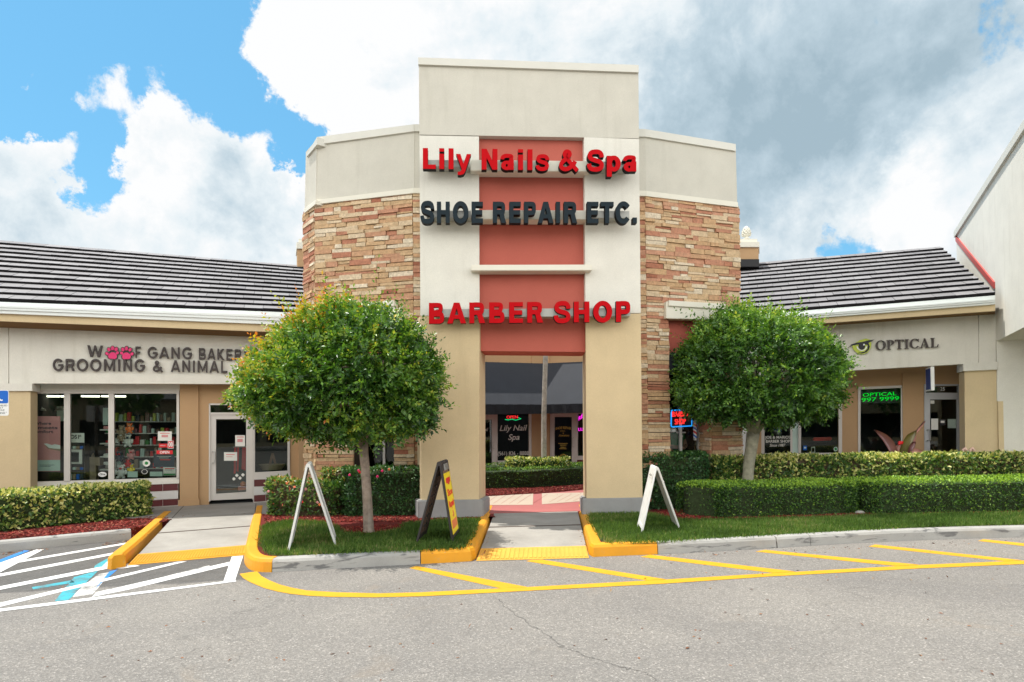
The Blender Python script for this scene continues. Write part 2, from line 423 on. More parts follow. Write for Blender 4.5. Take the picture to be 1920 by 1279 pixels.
# ---- many small leaves in one mesh
def leaves(name, C, Dr, Nm, L, Wd, var, mt, parent=None):
    """C base points, Dr directions, Nm normals (N,3); L, Wd, var (N)"""
    N = len(C); Dr = Dr/np.linalg.norm(Dr, axis=1, keepdims=True)
    S = np.cross(Dr, Nm); S /= np.linalg.norm(S, axis=1, keepdims=True)+1e-9; Up = np.cross(S, Dr)
    L = L[:, None]; Wd = Wd[:, None]
    p0 = C; p1 = C+Dr*L*.5+S*Wd*.5+Up*Wd*.18; p2 = C+Dr*L-Up*L*.12; p3 = C+Dr*L*.5-S*Wd*.5+Up*Wd*.18
    V = np.stack([p0, p1, p2, p3], 1).reshape(-1, 3) - np.array(origin(parent))
    me = bpy.data.meshes.new(name); me.vertices.add(N*4); me.vertices.foreach_set('co', V.astype(np.float32).ravel())
    idx = np.arange(N)[:, None]*4 + np.array([[0, 1, 2, 0, 2, 3]])
    me.loops.add(N*6); me.loops.foreach_set('vertex_index', idx.ravel().astype(np.int32))
    me.polygons.add(N*2); me.polygons.foreach_set('loop_start', (np.arange(N*2)*3).astype(np.int32))
    try: me.polygons.foreach_set('loop_total', np.full(N*2, 3, np.int32))
    except Exception: pass
    me.materials.append(mt); me.update(calc_edges=True)
    at = me.attributes.new('var', 'FLOAT', 'FACE'); at.data.foreach_set('value', np.repeat(var, 2).astype(np.float32))
    ob = bpy.data.objects.new(name, me); col.objects.link(ob)
    if parent: ob.parent = parent
    return ob
def unit(n):
    v = rng.normal(size=(n, 3)); return v/np.linalg.norm(v, axis=1, keepdims=True)

# ---- drawn sans lettering for the big signs: bars, bands and bowls, cap height 1
def stroke(P, th, it=2):
    P = smoothpath(P, it); n = len(P); L_ = []; R_ = []
    for i in range(n):
        x0, y0 = P[max(i-1, 0)]; x1, y1 = P[min(i+1, n-1)]; l = math.hypot(x1-x0, y1-y0) or 1; nx, ny = -(y1-y0)/l*th/2, (x1-x0)/l*th/2
        L_.append((P[i][0]+nx, P[i][1]+ny)); R_.append((P[i][0]-nx, P[i][1]-ny))
    return ('band', L_, R_)
def ring(cx, cy, rx, ry, ix, iy, a0=0, a1=360, n=40):
    A = [R(a0+(a1-a0)*k/n) for k in range(n+1)]
    return ('band', [(cx+rx*math.cos(t), cy+ry*math.sin(t)) for t in A], [(cx+ix*math.cos(t), cy+iy*math.sin(t)) for t in A])
def smoothpath(pts, it=2):
    for _ in range(it):
        q = [pts[0]]
        for a, b in zip(pts, pts[1:]): q += [(a[0]*.75+b[0]*.25, a[1]*.75+b[1]*.25), (a[0]*.25+b[0]*.75, a[1]*.25+b[1]*.75)]
        pts = q+[pts[-1]]
    return pts
def GL(ch, s, h, geo=False):
    b = lambda x0, y0, x1, y1: [(x0, y0), (x1, y0), (x1, y1), (x0, y1)]
    l = .09; r = l+s; m = .5
    if ch == ' ': return .36, []
    if ch == 'L': return .80, [b(l, 0, r, 1), b(r, 0, .76, h)]
    if ch == 'I': return l+r, [b(l, 0, r, 1)]
    if ch == 'l': return l+r, [b(l, 0, r, 1)]
    if ch == 'i': return l+r, [b(l, 0, r, .735), b(l, .835, r, 1)]
    if ch == '.': return l+r, [b(l, 0, r, s)]
    if ch == 'T': return .86, [b(.02, 1-h, .84, 1), b(.43-s/2, 0, .43+s/2, 1-h)]
    if ch == 'E': return .88, [b(l, 0, r, 1), b(r, 0, .82, h), b(r, m-h/2, .78, m+h/2), b(r, 1-h, .82, 1)]
    if ch == 'F': return .80, [b(l, 0, r, 1), b(r, m-h/2-.02, .70, m+h/2-.02), b(r, 1-h, .76, 1)]
    if ch == 'H': return 1.0, [b(l, 0, r, 1), b(1-r, 0, 1-l, 1), b(r, m-h/2, 1-r, m+h/2)]
    if ch == 'N': return 1.0, [b(l, 0, r, 1), b(1-r, 0, 1-l, 1), [(r, 1), (r, 1-s*1.65), (1-r, 0), (1-r, s*1.65)]]
    if ch == 'M': return 1.22, [b(l, 0, r, 1), b(1.22-r, 0, 1.22-l, 1), [(r, 1), (r, 1-s*1.7), (.61, .02), (.61, s*1.55)], [(1.22-r, 1), (1.22-r, 1-s*1.7), (.61, .02), (.61, s*1.55)]]
    if ch == 'A': q = s*1.1; k = .8-.0; return 1.0, [[(0, 0), (q, 0), (.5, 1-s*1.05), (.5, 1), (.5-q*.52, 1)], [(1, 0), (1-q, 0), (.5, 1-s*1.05), (.5, 1), (.5+q*.52, 1)], (lambda f: [(f(.22), .22), (1-f(.22), .22), (1-f(.22+h*.9), .22+h*.9), (f(.22+h*.9), .22+h*.9)])(lambda y: q+(.5-q)*y/(1-s*1.05))]
    if ch == 'O':
        rx = .50 if not geo else .53
        return 2*rx+.08, [ring(rx+.04, .5, rx, .525, rx-s*1.06, .525-h*1.05)]
    if ch == 'C': return .98, [ring(.54, .5, .50, .525, .50-s*1.06, .525-h*1.05, 38, 322)]
    if ch == 'G': return 1.04, [ring(.54, .5, .50, .525, .50-s*1.06, .525-h*1.05, 38, 352), b(.56, .40, 1.0, .40+h)] + ([] if geo else [b(1.0-s*.8, 0, 1.0, .40)])
    if ch == 'S': return .90, [stroke([(.775, .655), (.76, .80), (.65, .915), (.44, .93), (.22, .89), (.135, .735), (.20, .58), (.44, .51), (.70, .44), (.79, .29), (.72, .12), (.47, .065), (.22, .09), (.125, .22), (.115, .345)], h*1.08, 3)]
    if ch == 's': return .76, [stroke([(.64, .49), (.62, .60), (.52, .675), (.37, .68), (.20, .655), (.145, .545), (.21, .44), (.37, .395), (.57, .345), (.635, .235), (.58, .10), (.39, .05), (.20, .075), (.13, .17), (.115, .235)], h*.92, 3)]
    if ch == 'P': return .90, [b(l, 0, r, 1), stroke([(r-.01, 1-h/2), (.56, 1-h/2), (.85-s/2, .97-h/2), (.86-s/2, .68), (.85-s/2, .40+h/2), (.56, .38+h/2), (r-.01, .38+h/2)], h*1.05, 3)]
    if ch == 'R': return .98, [b(l, 0, r, 1), stroke([(r-.01, 1-h/2), (.58, 1-h/2), (.88-s/2, .97-h/2), (.89-s/2, .70), (.88-s/2, .43+h/2), (.58, .41+h/2), (r-.01, .41+h/2)], h*1.05, 3), [(.93, 0), (.93-s*1.15, 0), (.50, .44), (.50+s*1.05, .44)]]
    if ch == 'B': return .98, [b(l, 0, r, 1), stroke([(r-.01, 1-h/2), (.56, 1-h/2), (.84-s/2, .98-h/2), (.85-s/2, .74), (.80-s/2, .455+h/2), (.56, .44+h/2), (r-.01, .44+h/2)], h, 3), stroke([(r-.01, .56-h/2), (.58, .56-h/2), (.90-s/2, .55-h/2), (.92-s/2, .28), (.90-s/2, .02+h/2), (.58, h/2), (r-.01, h/2)], h*1.05, 3)]
    if ch == 'K': return .96, [b(l, 0, r, 1), [(r, .30), (r, .30+s*1.5), (.64, 1), (.92, 1)], [(.42, .58), (.42-s*.62, .44), (.66, 0), (.96, 0)]]
    if ch == 'Y': return .92, [b(.46-s/2, 0, .46+s/2, .42), [(.46-s/2, .42), (.46, .42), (.46, .62), (s*1.12, 1), (0, 1)], [(.46+s/2, .42), (.46, .42), (.46, .62), (.92-s*1.12, 1), (.92, 1)]]
    if ch == 'W': return 1.36, [[(0, 1), (s*1.08, 1), (.36+s*.35, .30), (.36+s*.55, 0), (.36-s*.55, 0)], [(.36-s*.0, 0), (.36+s*.55, 0), (.68, .72), (.68, 1), (.62, 1)], [(1.36, 1), (1.36-s*1.08, 1), (1.0-s*.35, .30), (1.0-s*.55, 0), (1.0+s*.55, 0)], [(1.0, 0), (1.0-s*.55, 0), (.68, .72), (.68, 1), (.74, 1)]]
    if ch == 'y': return .78, [[(.55, .735), (.77, .735), (.47, -.10), (.39, -.23), (.24, -.28), (.08, -.27), (.08, -.115), (.20, -.115), (.27, -.05), (.285, .02)], [(.0, .735), (.225, .735), (.40, .20), (.285, .02)]]
    if ch == 'p': return .86, [b(l, -.27, r, .735), ring(.45, .365, .36, .385, .36-s, .385-h)]
    if ch == 'a': return .80, [b(.71-s, 0, .71, .48), stroke([(.115, .50), (.13, .60), (.24, .67), (.40, .68), (.60, .66), (.71-s/2, .58), (.71-s/2, .47)], h*.95, 3), ring(.345, .215, .29, .228, .29-s*.92, .228-h*.78)]
    if ch == '&': return 1.02, [stroke([(.98, .0), (.84, .14), (.40, .62), (.30, .78), (.36, .90), (.46, .925), (.57, .88), (.60, .77), (.50, .66), (.42, .60)], h*.98, 3), stroke([(.43, .58), (.24, .45), (.135, .32), (.14, .15), (.28, .07), (.46, .07), (.68, .20), (.82, .36), (.86, .46)], h*1.0, 3)]
    raise KeyError(ch)
def drawn(body, W, BL, BR, h, w0, w1, mats, parent, s=.215, hz=.175, gap=.07, hr=None, geo=False, xs=1.0):
    hr = hr or h; gl = []; x = 0
    for ch in body:
        wd, P = GL(ch, s, hz, geo); gl.append((x, P)); x += wd+gap
    tot = x-gap
    for x0, P in gl:
        if not P: continue
        mb = MB(); nm = len(mats)-1
        for k, p in enumerate(P):
            dw = .0008*k
            def pos(x, y, w):
                t = (x0+x)/tot; px = BL[0]+(BR[0]-BL[0])*t; py = BL[1]+(BR[1]-BL[1])*t-(h+(hr-h)*t)*y
                return W.at(px, py, w)
            if isinstance(p, tuple):
                _, A, B = p; n = len(A); fr = [pos(*q, w1+dw) for q in A]+[pos(*q, w1+dw) for q in B]; bk = [v+W.n*(w0-w1-dw) for v in fr]; N = 2*n; fs = []; ms = []
                for i in range(n-1):
                    fs += [[i, i+1, n+i+1, n+i], [N+i+1, N+i, N+n+i, N+n+i+1], [i+1, i, N+i, N+i+1], [n+i, n+i+1, N+n+i+1, N+n+i]]; ms += [0, nm, nm, nm]
                fs += [[0, n, N+n, N], [n-1, N+n-1, N+2*n-1, 2*n-1]]; ms += [nm, nm]; mb.add(fr+bk, fs, ms)
            else:
                fr = [pos(*q, w1+dw) for q in p]; mb.prism(fr, [v+W.n*(w0-w1-dw) for v in fr], 0, nm); mb.m[-len(p)-1] = nm
        mb.build('letter', mats, parent)
# ------------------------------------------------------------------ ground, kerbs, paint
def asphalt_mat():
    m = bpy.data.materials.new('old asphalt'); m.use_nodes = True; t = NT(m.node_tree)
    O = t.n('ShaderNodeTexCoord').outputs['Object']
    vo = t.n('ShaderNodeTexVoronoi'); vo.inputs['Scale'].default_value = 95; t.l(O, vo.inputs['Vector'])
    sep = t.n('ShaderNodeSeparateColor'); t.l(vo.outputs['Color'], sep.inputs[0])
    c = t.ramp(sep.outputs[0], [(0, (.168, .156, .143)), (.35, (.202, .189, .174)), (.7, (.232, .216, .199)), (.93, (.285, .264, .242)), (1, (.39, .362, .332))])
    c = t.mix(1.0, c, t.ramp(t.noise(O, 260, 2, .7), [(.3, (.78,)*3), (.7, (1.22,)*3)]), 'MULTIPLY')
    c = t.mix(1.0, c, t.ramp(t.noise(O, .55, 5, .6, .6), [(.3, (.86, .86, .87)), (.7, (1.12, 1.11, 1.09))]), 'MULTIPLY')
    c = t.mix(t.mrange(t.noise(O, .9, 6, .65, 1.0), .58, .70, 0, .35), c, (.27, .22, .17)); c = t.mix(t.mrange(t.noise(O, 1.7, 4, .5, .3), .66, .74, 0, .30), c, (.09, .085, .08))
    mp = t.n('ShaderNodeMapping'); mp.inputs['Scale'].default_value = (.35, .9, 1); mp.inputs['Rotation'].default_value = (0, 0, R(14)); t.l(O, mp.inputs[0])
    cr = t.n('ShaderNodeTexVoronoi', feature='DISTANCE_TO_EDGE'); cr.inputs['Scale'].default_value = .42
    nv = t.n('ShaderNodeTexNoise'); nv.inputs['Scale'].default_value = 2.2; nv.inputs['Detail'].default_value = 5; t.l(O, nv.inputs['Vector'])
    dv = t.n('ShaderNodeVectorMath', operation='SCALE'); t.l(nv.outputs['Color'], dv.inputs[0]); dv.inputs['Scale'].default_value = .5
    av = t.n('ShaderNodeVectorMath', operation='ADD'); t.l(mp.outputs[0], av.inputs[0]); t.l(dv.outputs[0], av.inputs[1]); t.l(av.outputs[0], cr.inputs['Vector'])
    crk = t.mrange(cr.outputs['Distance'], .0010, .0030, .22, 0)
    crk = t.math('MULTIPLY', crk, t.mrange(t.noise(O, .5, 3), .48, .58, 0, 1))
    c = t.mix(crk, c, (.03, .028, .026))
    # newer, darker seal coat in the marked bay to the left
    sx = t.n('ShaderNodeSeparateXYZ'); t.l(O, sx.inputs[0])
    line = t.math('ADD', sx.outputs[1], t.math('MULTIPLY', sx.outputs[0], -.215))        # the bay's front edge
    edge = t.math('ADD', line, t.math('MULTIPLY', t.math('SUBTRACT', t.noise(O, 3, 4), .5), .22))
    bay = t.math('MULTIPLY', t.mrange(edge, BAY_LINE-.05, BAY_LINE+.05, 0, 1), t.mrange(sx.outputs[0], -2.9, -2.6, 1, 0))
    c = t.mix(t.math('MULTIPLY', bay, .62), c, t.ramp(t.noise(O, 7, 5), [(.3, (.035, .036, .038)), (.7, (.075, .076, .078))]))
    b = t.n('ShaderNodeBsdfPrincipled'); t.l(c, b.inputs['Base Color']); b.inputs['Roughness'].default_value = .9; b.inputs['Specular IOR Level'].default_value = .25
    bp = t.n('ShaderNodeBump'); bp.inputs['Strength'].default_value = .7; bp.inputs['Distance'].default_value = .006
    t.l(t.math('ADD', vo.outputs['Distance'], t.noise(O, 120, 3)), bp.inputs['Height']); t.l(bp.outputs[0], b.inputs['Normal'])
    o = t.n('ShaderNodeOutputMaterial'); t.l(b.outputs[0], o.inputs[0]); return m
def paint_mat(name, c, wear, ws=9, dark=(.11, .108, .105), lo=.50):
    m = bpy.data.materials.new(name); m.use_nodes = True; t = NT(m.node_tree)
    O = t.n('ShaderNodeTexCoord').outputs['Object']
    k = t.mrange(t.math('ADD', t.math('MULTIPLY', t.noise(O, ws, 6, .7), .7), t.math('MULTIPLY', t.noise(O, 110, 3, .7), .3)), lo, lo+.16, 0, wear)
    cc = t.mix(1.0, tuple(c), t.ramp(t.noise(O, 2.5, 5), [(.3, (.90,)*3), (.7, (1.06,)*3)]), 'MULTIPLY')
    cc = t.mix(k, cc, dark)
    b = t.n('ShaderNodeBsdfPrincipled'); t.l(cc, b.inputs['Base Color']); b.inputs['Roughness'].default_value = .6
    bp = t.n('ShaderNodeBump'); bp.inputs['Strength'].default_value = .5; bp.inputs['Distance'].default_value = .004
    t.l(t.noise(O, 90, 4), bp.inputs['Height']); t.l(bp.outputs[0], b.inputs['Normal'])
    o = t.n('ShaderNodeOutputMaterial'); t.l(b.outputs[0], o.inputs[0]); return m
def concrete_mat(name, c, scuff=0.0, var=.12):
    m = bpy.data.materials.new(name); m.use_nodes = True; t = NT(m.node_tree)
    O = t.n('ShaderNodeTexCoord').outputs['Object']
    cc = t.mix(1.0, tuple(c), t.ramp(t.noise(O, 1.6, 7, .65, .4), [(.25, (1-var*1.5,)*3), (.75, (1+var,)*3)]), 'MULTIPLY')
    cc = t.mix(1.0, cc, t.ramp(t.noise(O, 140, 3, .7), [(.3, (.88,)*3), (.7, (1.1,)*3)]), 'MULTIPLY')
    if scuff:
        mp = t.n('ShaderNodeMapping'); mp.inputs['Scale'].default_value = (1.3, 1.3, 7); mp.inputs['Rotation'].default_value = (0, R(8), 0); t.l(O, mp.inputs[0])
        s = t.mrange(t.noise(mp.outputs[0], 1.7, 5, .6, .8), .55, .66, 0, scuff)
        cc = t.mix(s, cc, (.075, .075, .078))
    b = t.n('ShaderNodeBsdfPrincipled'); t.l(cc, b.inputs['Base Color']); b.inputs['Roughness'].default_value = .88
    bp = t.n('ShaderNodeBump'); bp.inputs['Strength'].default_value = .35; bp.inputs['Distance'].default_value = .004
    t.l(t.noise(O, 120, 5, .7), bp.inputs['Height']); t.l(bp.outputs[0], b.inputs['Normal'])
    o = t.n('ShaderNodeOutputMaterial'); t.l(b.outputs[0], o.inputs[0]); return m
_a, _b = onz(0, 1142), onz(440, 1088)
BAY_LINE = _b.y-.215*_b.x
MT['asphalt'] = asphalt_mat()
MT['ypaint'] = paint_mat('yellow road paint', (.66, .33, .005), .5, lo=.60)
MT['wpaint'] = paint_mat('white road paint', (.80, .80, .79), .5, lo=.58)
MT['wfaded'] = paint_mat('faded white road paint', (.62, .60, .57), .95, ws=5, lo=.44)
MT['bpaint'] = paint_mat('blue road paint', (.01, .20, .62), .4, lo=.57)
MT['tpaint'] = paint_mat('faded turquoise road paint', (.03, .36, .44), .95, ws=6, lo=.46)
MT['ykerb'] = paint_mat('yellow kerb paint', (.70, .30, .004), .6, ws=6, dark=(.34, .27, .17), lo=.575)
MT['ydome'] = paint_mat('yellow ramp paint', (.68, .30, .008), .55, ws=4, dark=(.40, .20, .06), lo=.60)
MT['ydome2'] = paint_mat('sun bleached yellow ramp paint', (.72, .37, .05), .55, ws=3, dark=(.55, .22, .05), lo=.56)
MT['concrete'] = concrete_mat('pale concrete', (.32, .302, .275), var=.16)
MT['walk'] = concrete_mat('worn walkway concrete', (.29, .268, .242), var=.16)
MT['kerbconc'] = concrete_mat('kerb concrete', (.36, .35, .33), scuff=.75)
MT['pave'] = concrete_mat('cream stamped paving', (.48, .385, .295), var=.06)
MT['pavered'] = concrete_mat('red stamped paving', (.40, .12, .11), var=.08)
MT['mulch'] = mat('red mulch', (.17, .016, .012), rough=.95, var=.45, vs=30, bump=1.0, bs=55, dist=.03, fine=.4)
MT['chip'] = mat('mulch chip', 0, rough=.9, var=.15, attr=[(0, (.05, .010, .008)), (.4, (.17, .016, .012)), (.85, (.27, .03, .02)), (1, (.38, .17, .10))])
MT['seam'] = mat('tar filled crack', (.105, .10, .094), rough=.9, var=.4, vs=6)
MT['soil'] = mat('turf soil', (.055, .05, .022), rough=1, var=.4, vs=12)

mb = MB(); mb.add([(-220, -220, 0), (220, -220, 0), (220, 220, 0), (-220, 220, 0)], [[0, 1, 2, 3]]); kind(mb.build('parking_lot_asphalt', 'asphalt'), 'structure')
def flat(name, pts, z, m, thick=.003):
    P = [onz(x, y, z) for x, y in pts]; mb = MB(); mb.slab(P, thick, 0); return kind(mb.build(name, m), 'structure')
# yellow lines
outer = [(449, 1076), (456, 1084), (470, 1092), (495, 1102.5), (520, 1109), (545, 1113.5), (580, 1117), (620, 1119), (700, 1120), (790, 1118), (870, 1114), (992, 1107.5), (1250, 1094), (1440, 1081), (1727, 1065.5), (1920, 1057.5), (2150, 1048)]
inner = [(482, 1071), (490, 1080), (505, 1088), (525, 1096), (548, 1102), (575, 1107), (632, 1110.5), (712, 1112.5), (790, 1110.5), (870, 1106.5), (992, 1100.5), (1250, 1086.5), (1440, 1075), (1727, 1059), (1920, 1051), (2150, 1041.5)]
Y = MB(); o_ = [onz(x, y, .004) for x, y in outer]; i_ = [onz(x, y, .004) for x, y in inner]
def strip(mb, A, B, m=0):
    n = min(len(A), len(B))
    for k in range(n-1): mb.add([A[k], A[k+1], B[k+1], B[k]], [[0, 1, 2, 3]], m)
strip(Y, o_[1:], i_); Y.add([o_[0], o_[1], i_[0]], [[0, 1, 2]]); kind(Y.build('kerbside_border_line', 'ypaint', weld=True), 'structure')
for q in [[(768, 1065), (780, 1061), (988, 1100.3), (940, 1103)], [(987, 1052), (1006, 1047.5), (1248, 1086), (1212, 1088)], [(1201, 1044), (1219, 1040), (1490, 1071.3), (1450, 1074)],
          [(1417, 1034), (1435, 1031), (1722, 1058.5), (1680, 1061)], [(1629, 1024.5), (1641, 1021), (1916, 1050.3), (1884, 1052)], [(1834, 1014), (1844, 1011), (2130, 1040), (2095, 1043)]]:
    flat('hatch_line', q, .004, 'ypaint')
def seam(name, pts, wid, m):
    P = [onz(x, y, .0025) for x, y in pts]; rr = random.Random(3); Q = []
    for a, b in zip(P, P[1:]):
        for k in range(14): Q.append(a.lerp(b, k/14)+Vector((rr.gauss(0, .012), rr.gauss(0, .012), 0)))
    mb = MB()
    for i in range(len(Q)-1):
        d = (Q[i+1]-Q[i]).normalized(); s_ = Vector((-d.y, d.x, 0))*wid*rr.uniform(.3, 1); mb.add([Q[i]-s_, Q[i]+s_, Q[i+1]+s_, Q[i+1]-s_], [[0, 1, 2, 3]])
    kind(mb.build(name, m), 'structure')
seam('pavement_crack', [(925, 1118), (965, 1150), (1010, 1180), (1060, 1215), (1130, 1240), (1215, 1262), (1260, 1300)], .0032, 'seam')
# white, blue and faded lines of the bay to the left
flat('bay_line', [(-90, 1097), (-90, 1088), (68, 1030.5), (82, 1030), (0, 1073)], .004, 'wpaint')
flat('bay_line', [(-90, 1092), (-90, 1084), (45, 1032), (55, 1032.5)], .0035, 'bpaint')
for q in [[(36, 1054.5), (41, 1050), (240, 1017), (247, 1018.5)], [(-60, 1092), (-60, 1087), (216, 1035.5), (208, 1041)], [(-80, 1121), (-80, 1115), (188, 1063), (212, 1064)],
          [(-80, 1157), (-80, 1149), (332, 1053.5), (350, 1052.5), (210, 1086)], [(172, 1119), (186, 1110), (437, 1052), (437, 1058), (238, 1106)], [(436, 1040), (457, 1039), (441, 1087), (419, 1090)]]:
    flat('bay_line', q, .004, 'wpaint')
flat('bay_line', [(-80, 1156), (-80, 1150), (0, 1141.5), (172, 1120.5), (419, 1090.2), (441, 1087.2), (443, 1090), (172, 1125)], .006, 'wpaint')
flat('bay_line', [(190, 1063.5), (212, 1042.5), (216, 1052), (262, 1061), (225, 1066)], .006, 'wpaint')
flat('old_bay_line', [(139, 1082), (184, 1070), (128, 1125.5), (103, 1126.5)], .0025, 'tpaint')
flat('old_bay_line', [(60, 1101), (135, 1088), (140, 1092), (62, 1105)], .0025, 'tpaint')
flat('old_bay_line', [(178, 1060), (207, 1044), (196, 1063), (176, 1067)], .0025, 'tpaint')
flat('old_bay_line', [(135, 1120), (150, 1102), (186, 1076), (206, 1073), (184, 1103), (174, 1114)], .0025, 'wfaded')
flat('old_bay_line', [(173, 1118), (180, 1110), (280, 1088), (392, 1060), (396, 1063), (300, 1090)], .0025, 'wfaded')
flat('old_bay_line', [(205, 1072), (220, 1068), (190, 1093), (176, 1107)], .003, 'bpaint')

def kerb(path, m, wid=.16, h=.15, both=False, name='kerb', endcap=True, z0=0.0):
    P = [onz(x, y, 0) if len(q) == 2 else Vector(q) for q in path for x, y in [q[:2]]]
    prof = [(0, z0), (.012, h*.72), (.03, h*.92), (.06, h), (wid-.012, h), (wid, h-.012), (wid, z0)] if not both else [(0, z0), (.006, h*.8), (.03, h), (wid-.03, h), (wid-.006, h*.8), (wid, z0)]
    n = len(P); mb = MB(); rings = []
    for i in range(n):
        d1 = (P[i]-P[i-1]).normalized() if i else (P[1]-P[0]).normalized()
        d2 = (P[i+1]-P[i]).normalized() if i < n-1 else d1
        n1 = Vector((-d1.y, d1.x, 0)); n2 = Vector((-d2.y, d2.x, 0)); nn = (n1+n2)
        nn = nn/nn.dot(n1) if nn.length > .1 else n1
        rings.append([P[i]+nn*a+Vector((0, 0, b)) for a, b in prof])
    k = len(prof); vs = [v for r in rings for v in r]; fs = []
    for i in range(n-1):
        for j in range(k-1): fs.append([i*k+j, i*k+j+1, (i+1)*k+j+1, (i+1)*k+j])
    fs += [list(range(k)), list(range((n-1)*k, n*k))]
    mb.add(vs, fs); ob = mb.build(name, m); kind(ob, 'structure')
    return [r[-2] for r in rings]
def smoothpath(pts, it=2):
    for _ in range(it):
        q = [pts[0]]
        for a, b in zip(pts, pts[1:]): q += [(a[0]*.75+b[0]*.25, a[1]*.75+b[1]*.25), (a[0]*.25+b[0]*.75, a[1]*.25+b[1]*.75)]
        pts = q+[pts[-1]]
    return pts
kL = kerb(smoothpath([(-260, 1062), (0, 1036), (120, 1024), (246, 1011.5)]), 'kerbconc')
kerb(smoothpath([(236, 1063), (233, 1062.5), (262, 1036), (300, 997), (324, 974)], 1), 'ykerb', wid=.17, h=.158, both=True)
i1 = kerb(smoothpath([(477, 963), (470, 990), (461, 1030), (456, 1052), (464, 1067), (484, 1073), (509, 1073.2)]), 'ykerb', h=.156)
i2 = kerb([(510.5, 1073.2), (600, 1068), (700, 1062.5), (788, 1057.8)], 'kerbconc')
i3 = kerb([(789.5, 1057.7), (840, 1055), (884, 1052.3), (893, 1048), (910, 1008), (928, 963)], 'ykerb', h=.156)
j1 = kerb([(1081, 961), (1094, 1006), (1104, 1040), (1112, 1044.5), (1134, 1043.5), (1180, 1041.5), (1233, 1039.6)], 'ykerb', h=.156)
j2 = kerb([(1234.5, 1039.5), (1300, 1036), (1380, 1031.8), (1456, 1027.6)], 'kerbconc')
j3 = kerb([(1458.5, 1027.5), (1520, 1023.5)], 'kerbconc')
j4 = kerb([(1521, 1023.4), (1590, 1019.5), (1690, 1014.5), (1760, 1012), (1840, 1009.5), (1920, 1007.5), (2200, 1002)], 'kerbconc')

# ------------------------------------------------------------------ wall planes of the buildings
Tw = Wall(onz(995, 966, .15), 4)                       # gate tower front
OS = Tw.off(-.62)
_p = Tw.at(776, 500, -.62); OL = Wall((_p.x, _p.y), -14)
_p = Tw.at(1211, 500, -.62); OR = Wall((_p.x, _p.y), 19)
_p = OL.at(593, 500); OLS = Wall((_p.x, _p.y), -52)
_p = onz(332, 944, .2); Wl = Wall((_p.x, _p.y), 20); Ll = Wl.off(.45)
_p = aty(1860, 640, 12.6); Rr = Wall((_p.x, _p.y), -21); Wr = Rr.off(-1.0)
_p = aty(1018, 800, 22.5); CL = Wall((_p.x, _p.y), 22); CRt = Wall((_p.x, _p.y), -22)

# ramps
def ramp(B0, B1, F0, F1, t0, m, dome, ridges):
    b0, b1 = onz(*B0, .145), onz(*B1, .145); f0, f1 = onz(*F0, .008), onz(*F1, .008)
    def at(s, t): return (b0.lerp(b1, s)).lerp(f0.lerp(f1, s), t)
    mb = MB(); 
    mb.slab([at(0, 0), at(1, 0), at(1, 1), at(0, 1)], .12)
    o = kind(mb.build('ramp', m), 'structure')
    jt = MB()
    for t in (t0*.47,):
        a = [at(0, t-.012), at(1, t-.012), at(1, t+.006), at(0, t+.006)]; jt.slab([p+Vector((0, 0, .003)) for p in a], .002)
    kind(jt.build('pavement_joint', 'mortar'), 'structure')
    up = Vector((0, 0, 1)); d = MB()
    d.slab([at(.0, t0)+up*.006, at(1, t0)+up*.006, at(1, 1)+up*.006, at(0, 1)+up*.006], .005)
    for k in range(ridges):
        s0 = (k+.12)/ridges; s1 = (k+.80)/ridges
        a = [at(s0, t0+.02)+up*.013, at(s1, t0+.02)+up*.013, at(s1, .985)+up*.013, at(s0, .985)+up*.013]
        d.slab(a, .006)
    kind(d.build('tactile_paving', dome), 'structure')
ramp((322, 973), (478, 962), (240, 1060.5), (459, 1041), .82, 'concrete', 'ydome', 40)
ramp((927, 962), (1083, 958), (893, 1052), (1104, 1046.5), .81, 'concrete', 'ydome2', 24)
# walkway before the shops to the left, plaza of the court, beds
def poly(name, P, z, m, th=.1):
    mb = MB(); mb.slab([Vector((p[0], p[1], z)) for p in P], th); return kind(mb.build(name, m), 'structure')
g = lambda x, y, z=.15: onz(x, y, z)
poly('walkway', [g(-500, 962), g(120, 966), g(322, 973), g(478, 962), OLS.pt(.9, 0, -.05), Wl.pt(3.5, 0, -6), Wl.pt(-5, 0, -6)], .15, 'walk', .15)
jt = MB()
for a, b in (((60, 966), (62, 940)), ((322, 972), (345, 948)), ((478, 961), (480, 944))): 
    A, B = g(*a, .153), g(*b, .153); s_ = Vector((.006, 0, 0)); jt.slab([A-s_, A+s_, B+s_, B-s_], .002)
kind(jt.build('pavement_joint', 'mortar'), 'structure')
poly('plaza_paving', [g(925, 962), g(1084, 958), Tw.pt(1.5, 0, -.4), OR.pt(2, 0, -.6), OR.pt(4, 0, -9), CL.pt(6, 0, -2), CL.pt(-9, 0, 0), OL.pt(-2, 0, -.6), Tw.pt(-2, 0, -.4)], .15, 'pavered', .15)
def ppave(pts): flat('plaza_paving', pts, .155, 'pave', .004)
ppave([(800, 951), (800, 926), (1000, 925), (999, 946.5), (919, 947)]); ppave([(1016, 925), (1180, 922), (1180, 930), (1088, 940), (1016, 945.5)])
jt = MB()
for k in range(22):
    x = 820+k*15
    if not (1000 < x < 1016 or 1000 < x+26 < 1016):
        A, B = g(x, 944 if x < 1000 else 942-(x-1016)*.05, .1575), g(x+26, 927, .1575); s_ = Vector((.004, 0, 0)); jt.slab([A-s_, A+s_, B+s_, B-s_], .001)
kind(jt.build('pavement_joint', 'pavered'), 'structure')
bedL = kind(MB().slab([Vector((p.x, p.y, .135)) for p in kL]+[g(318, 974, .135), g(250, 958, .135), g(-500, 950, .135)], .12).build('mulch_bed', 'mulch'), 'structure')
isl = i1+i2+i3
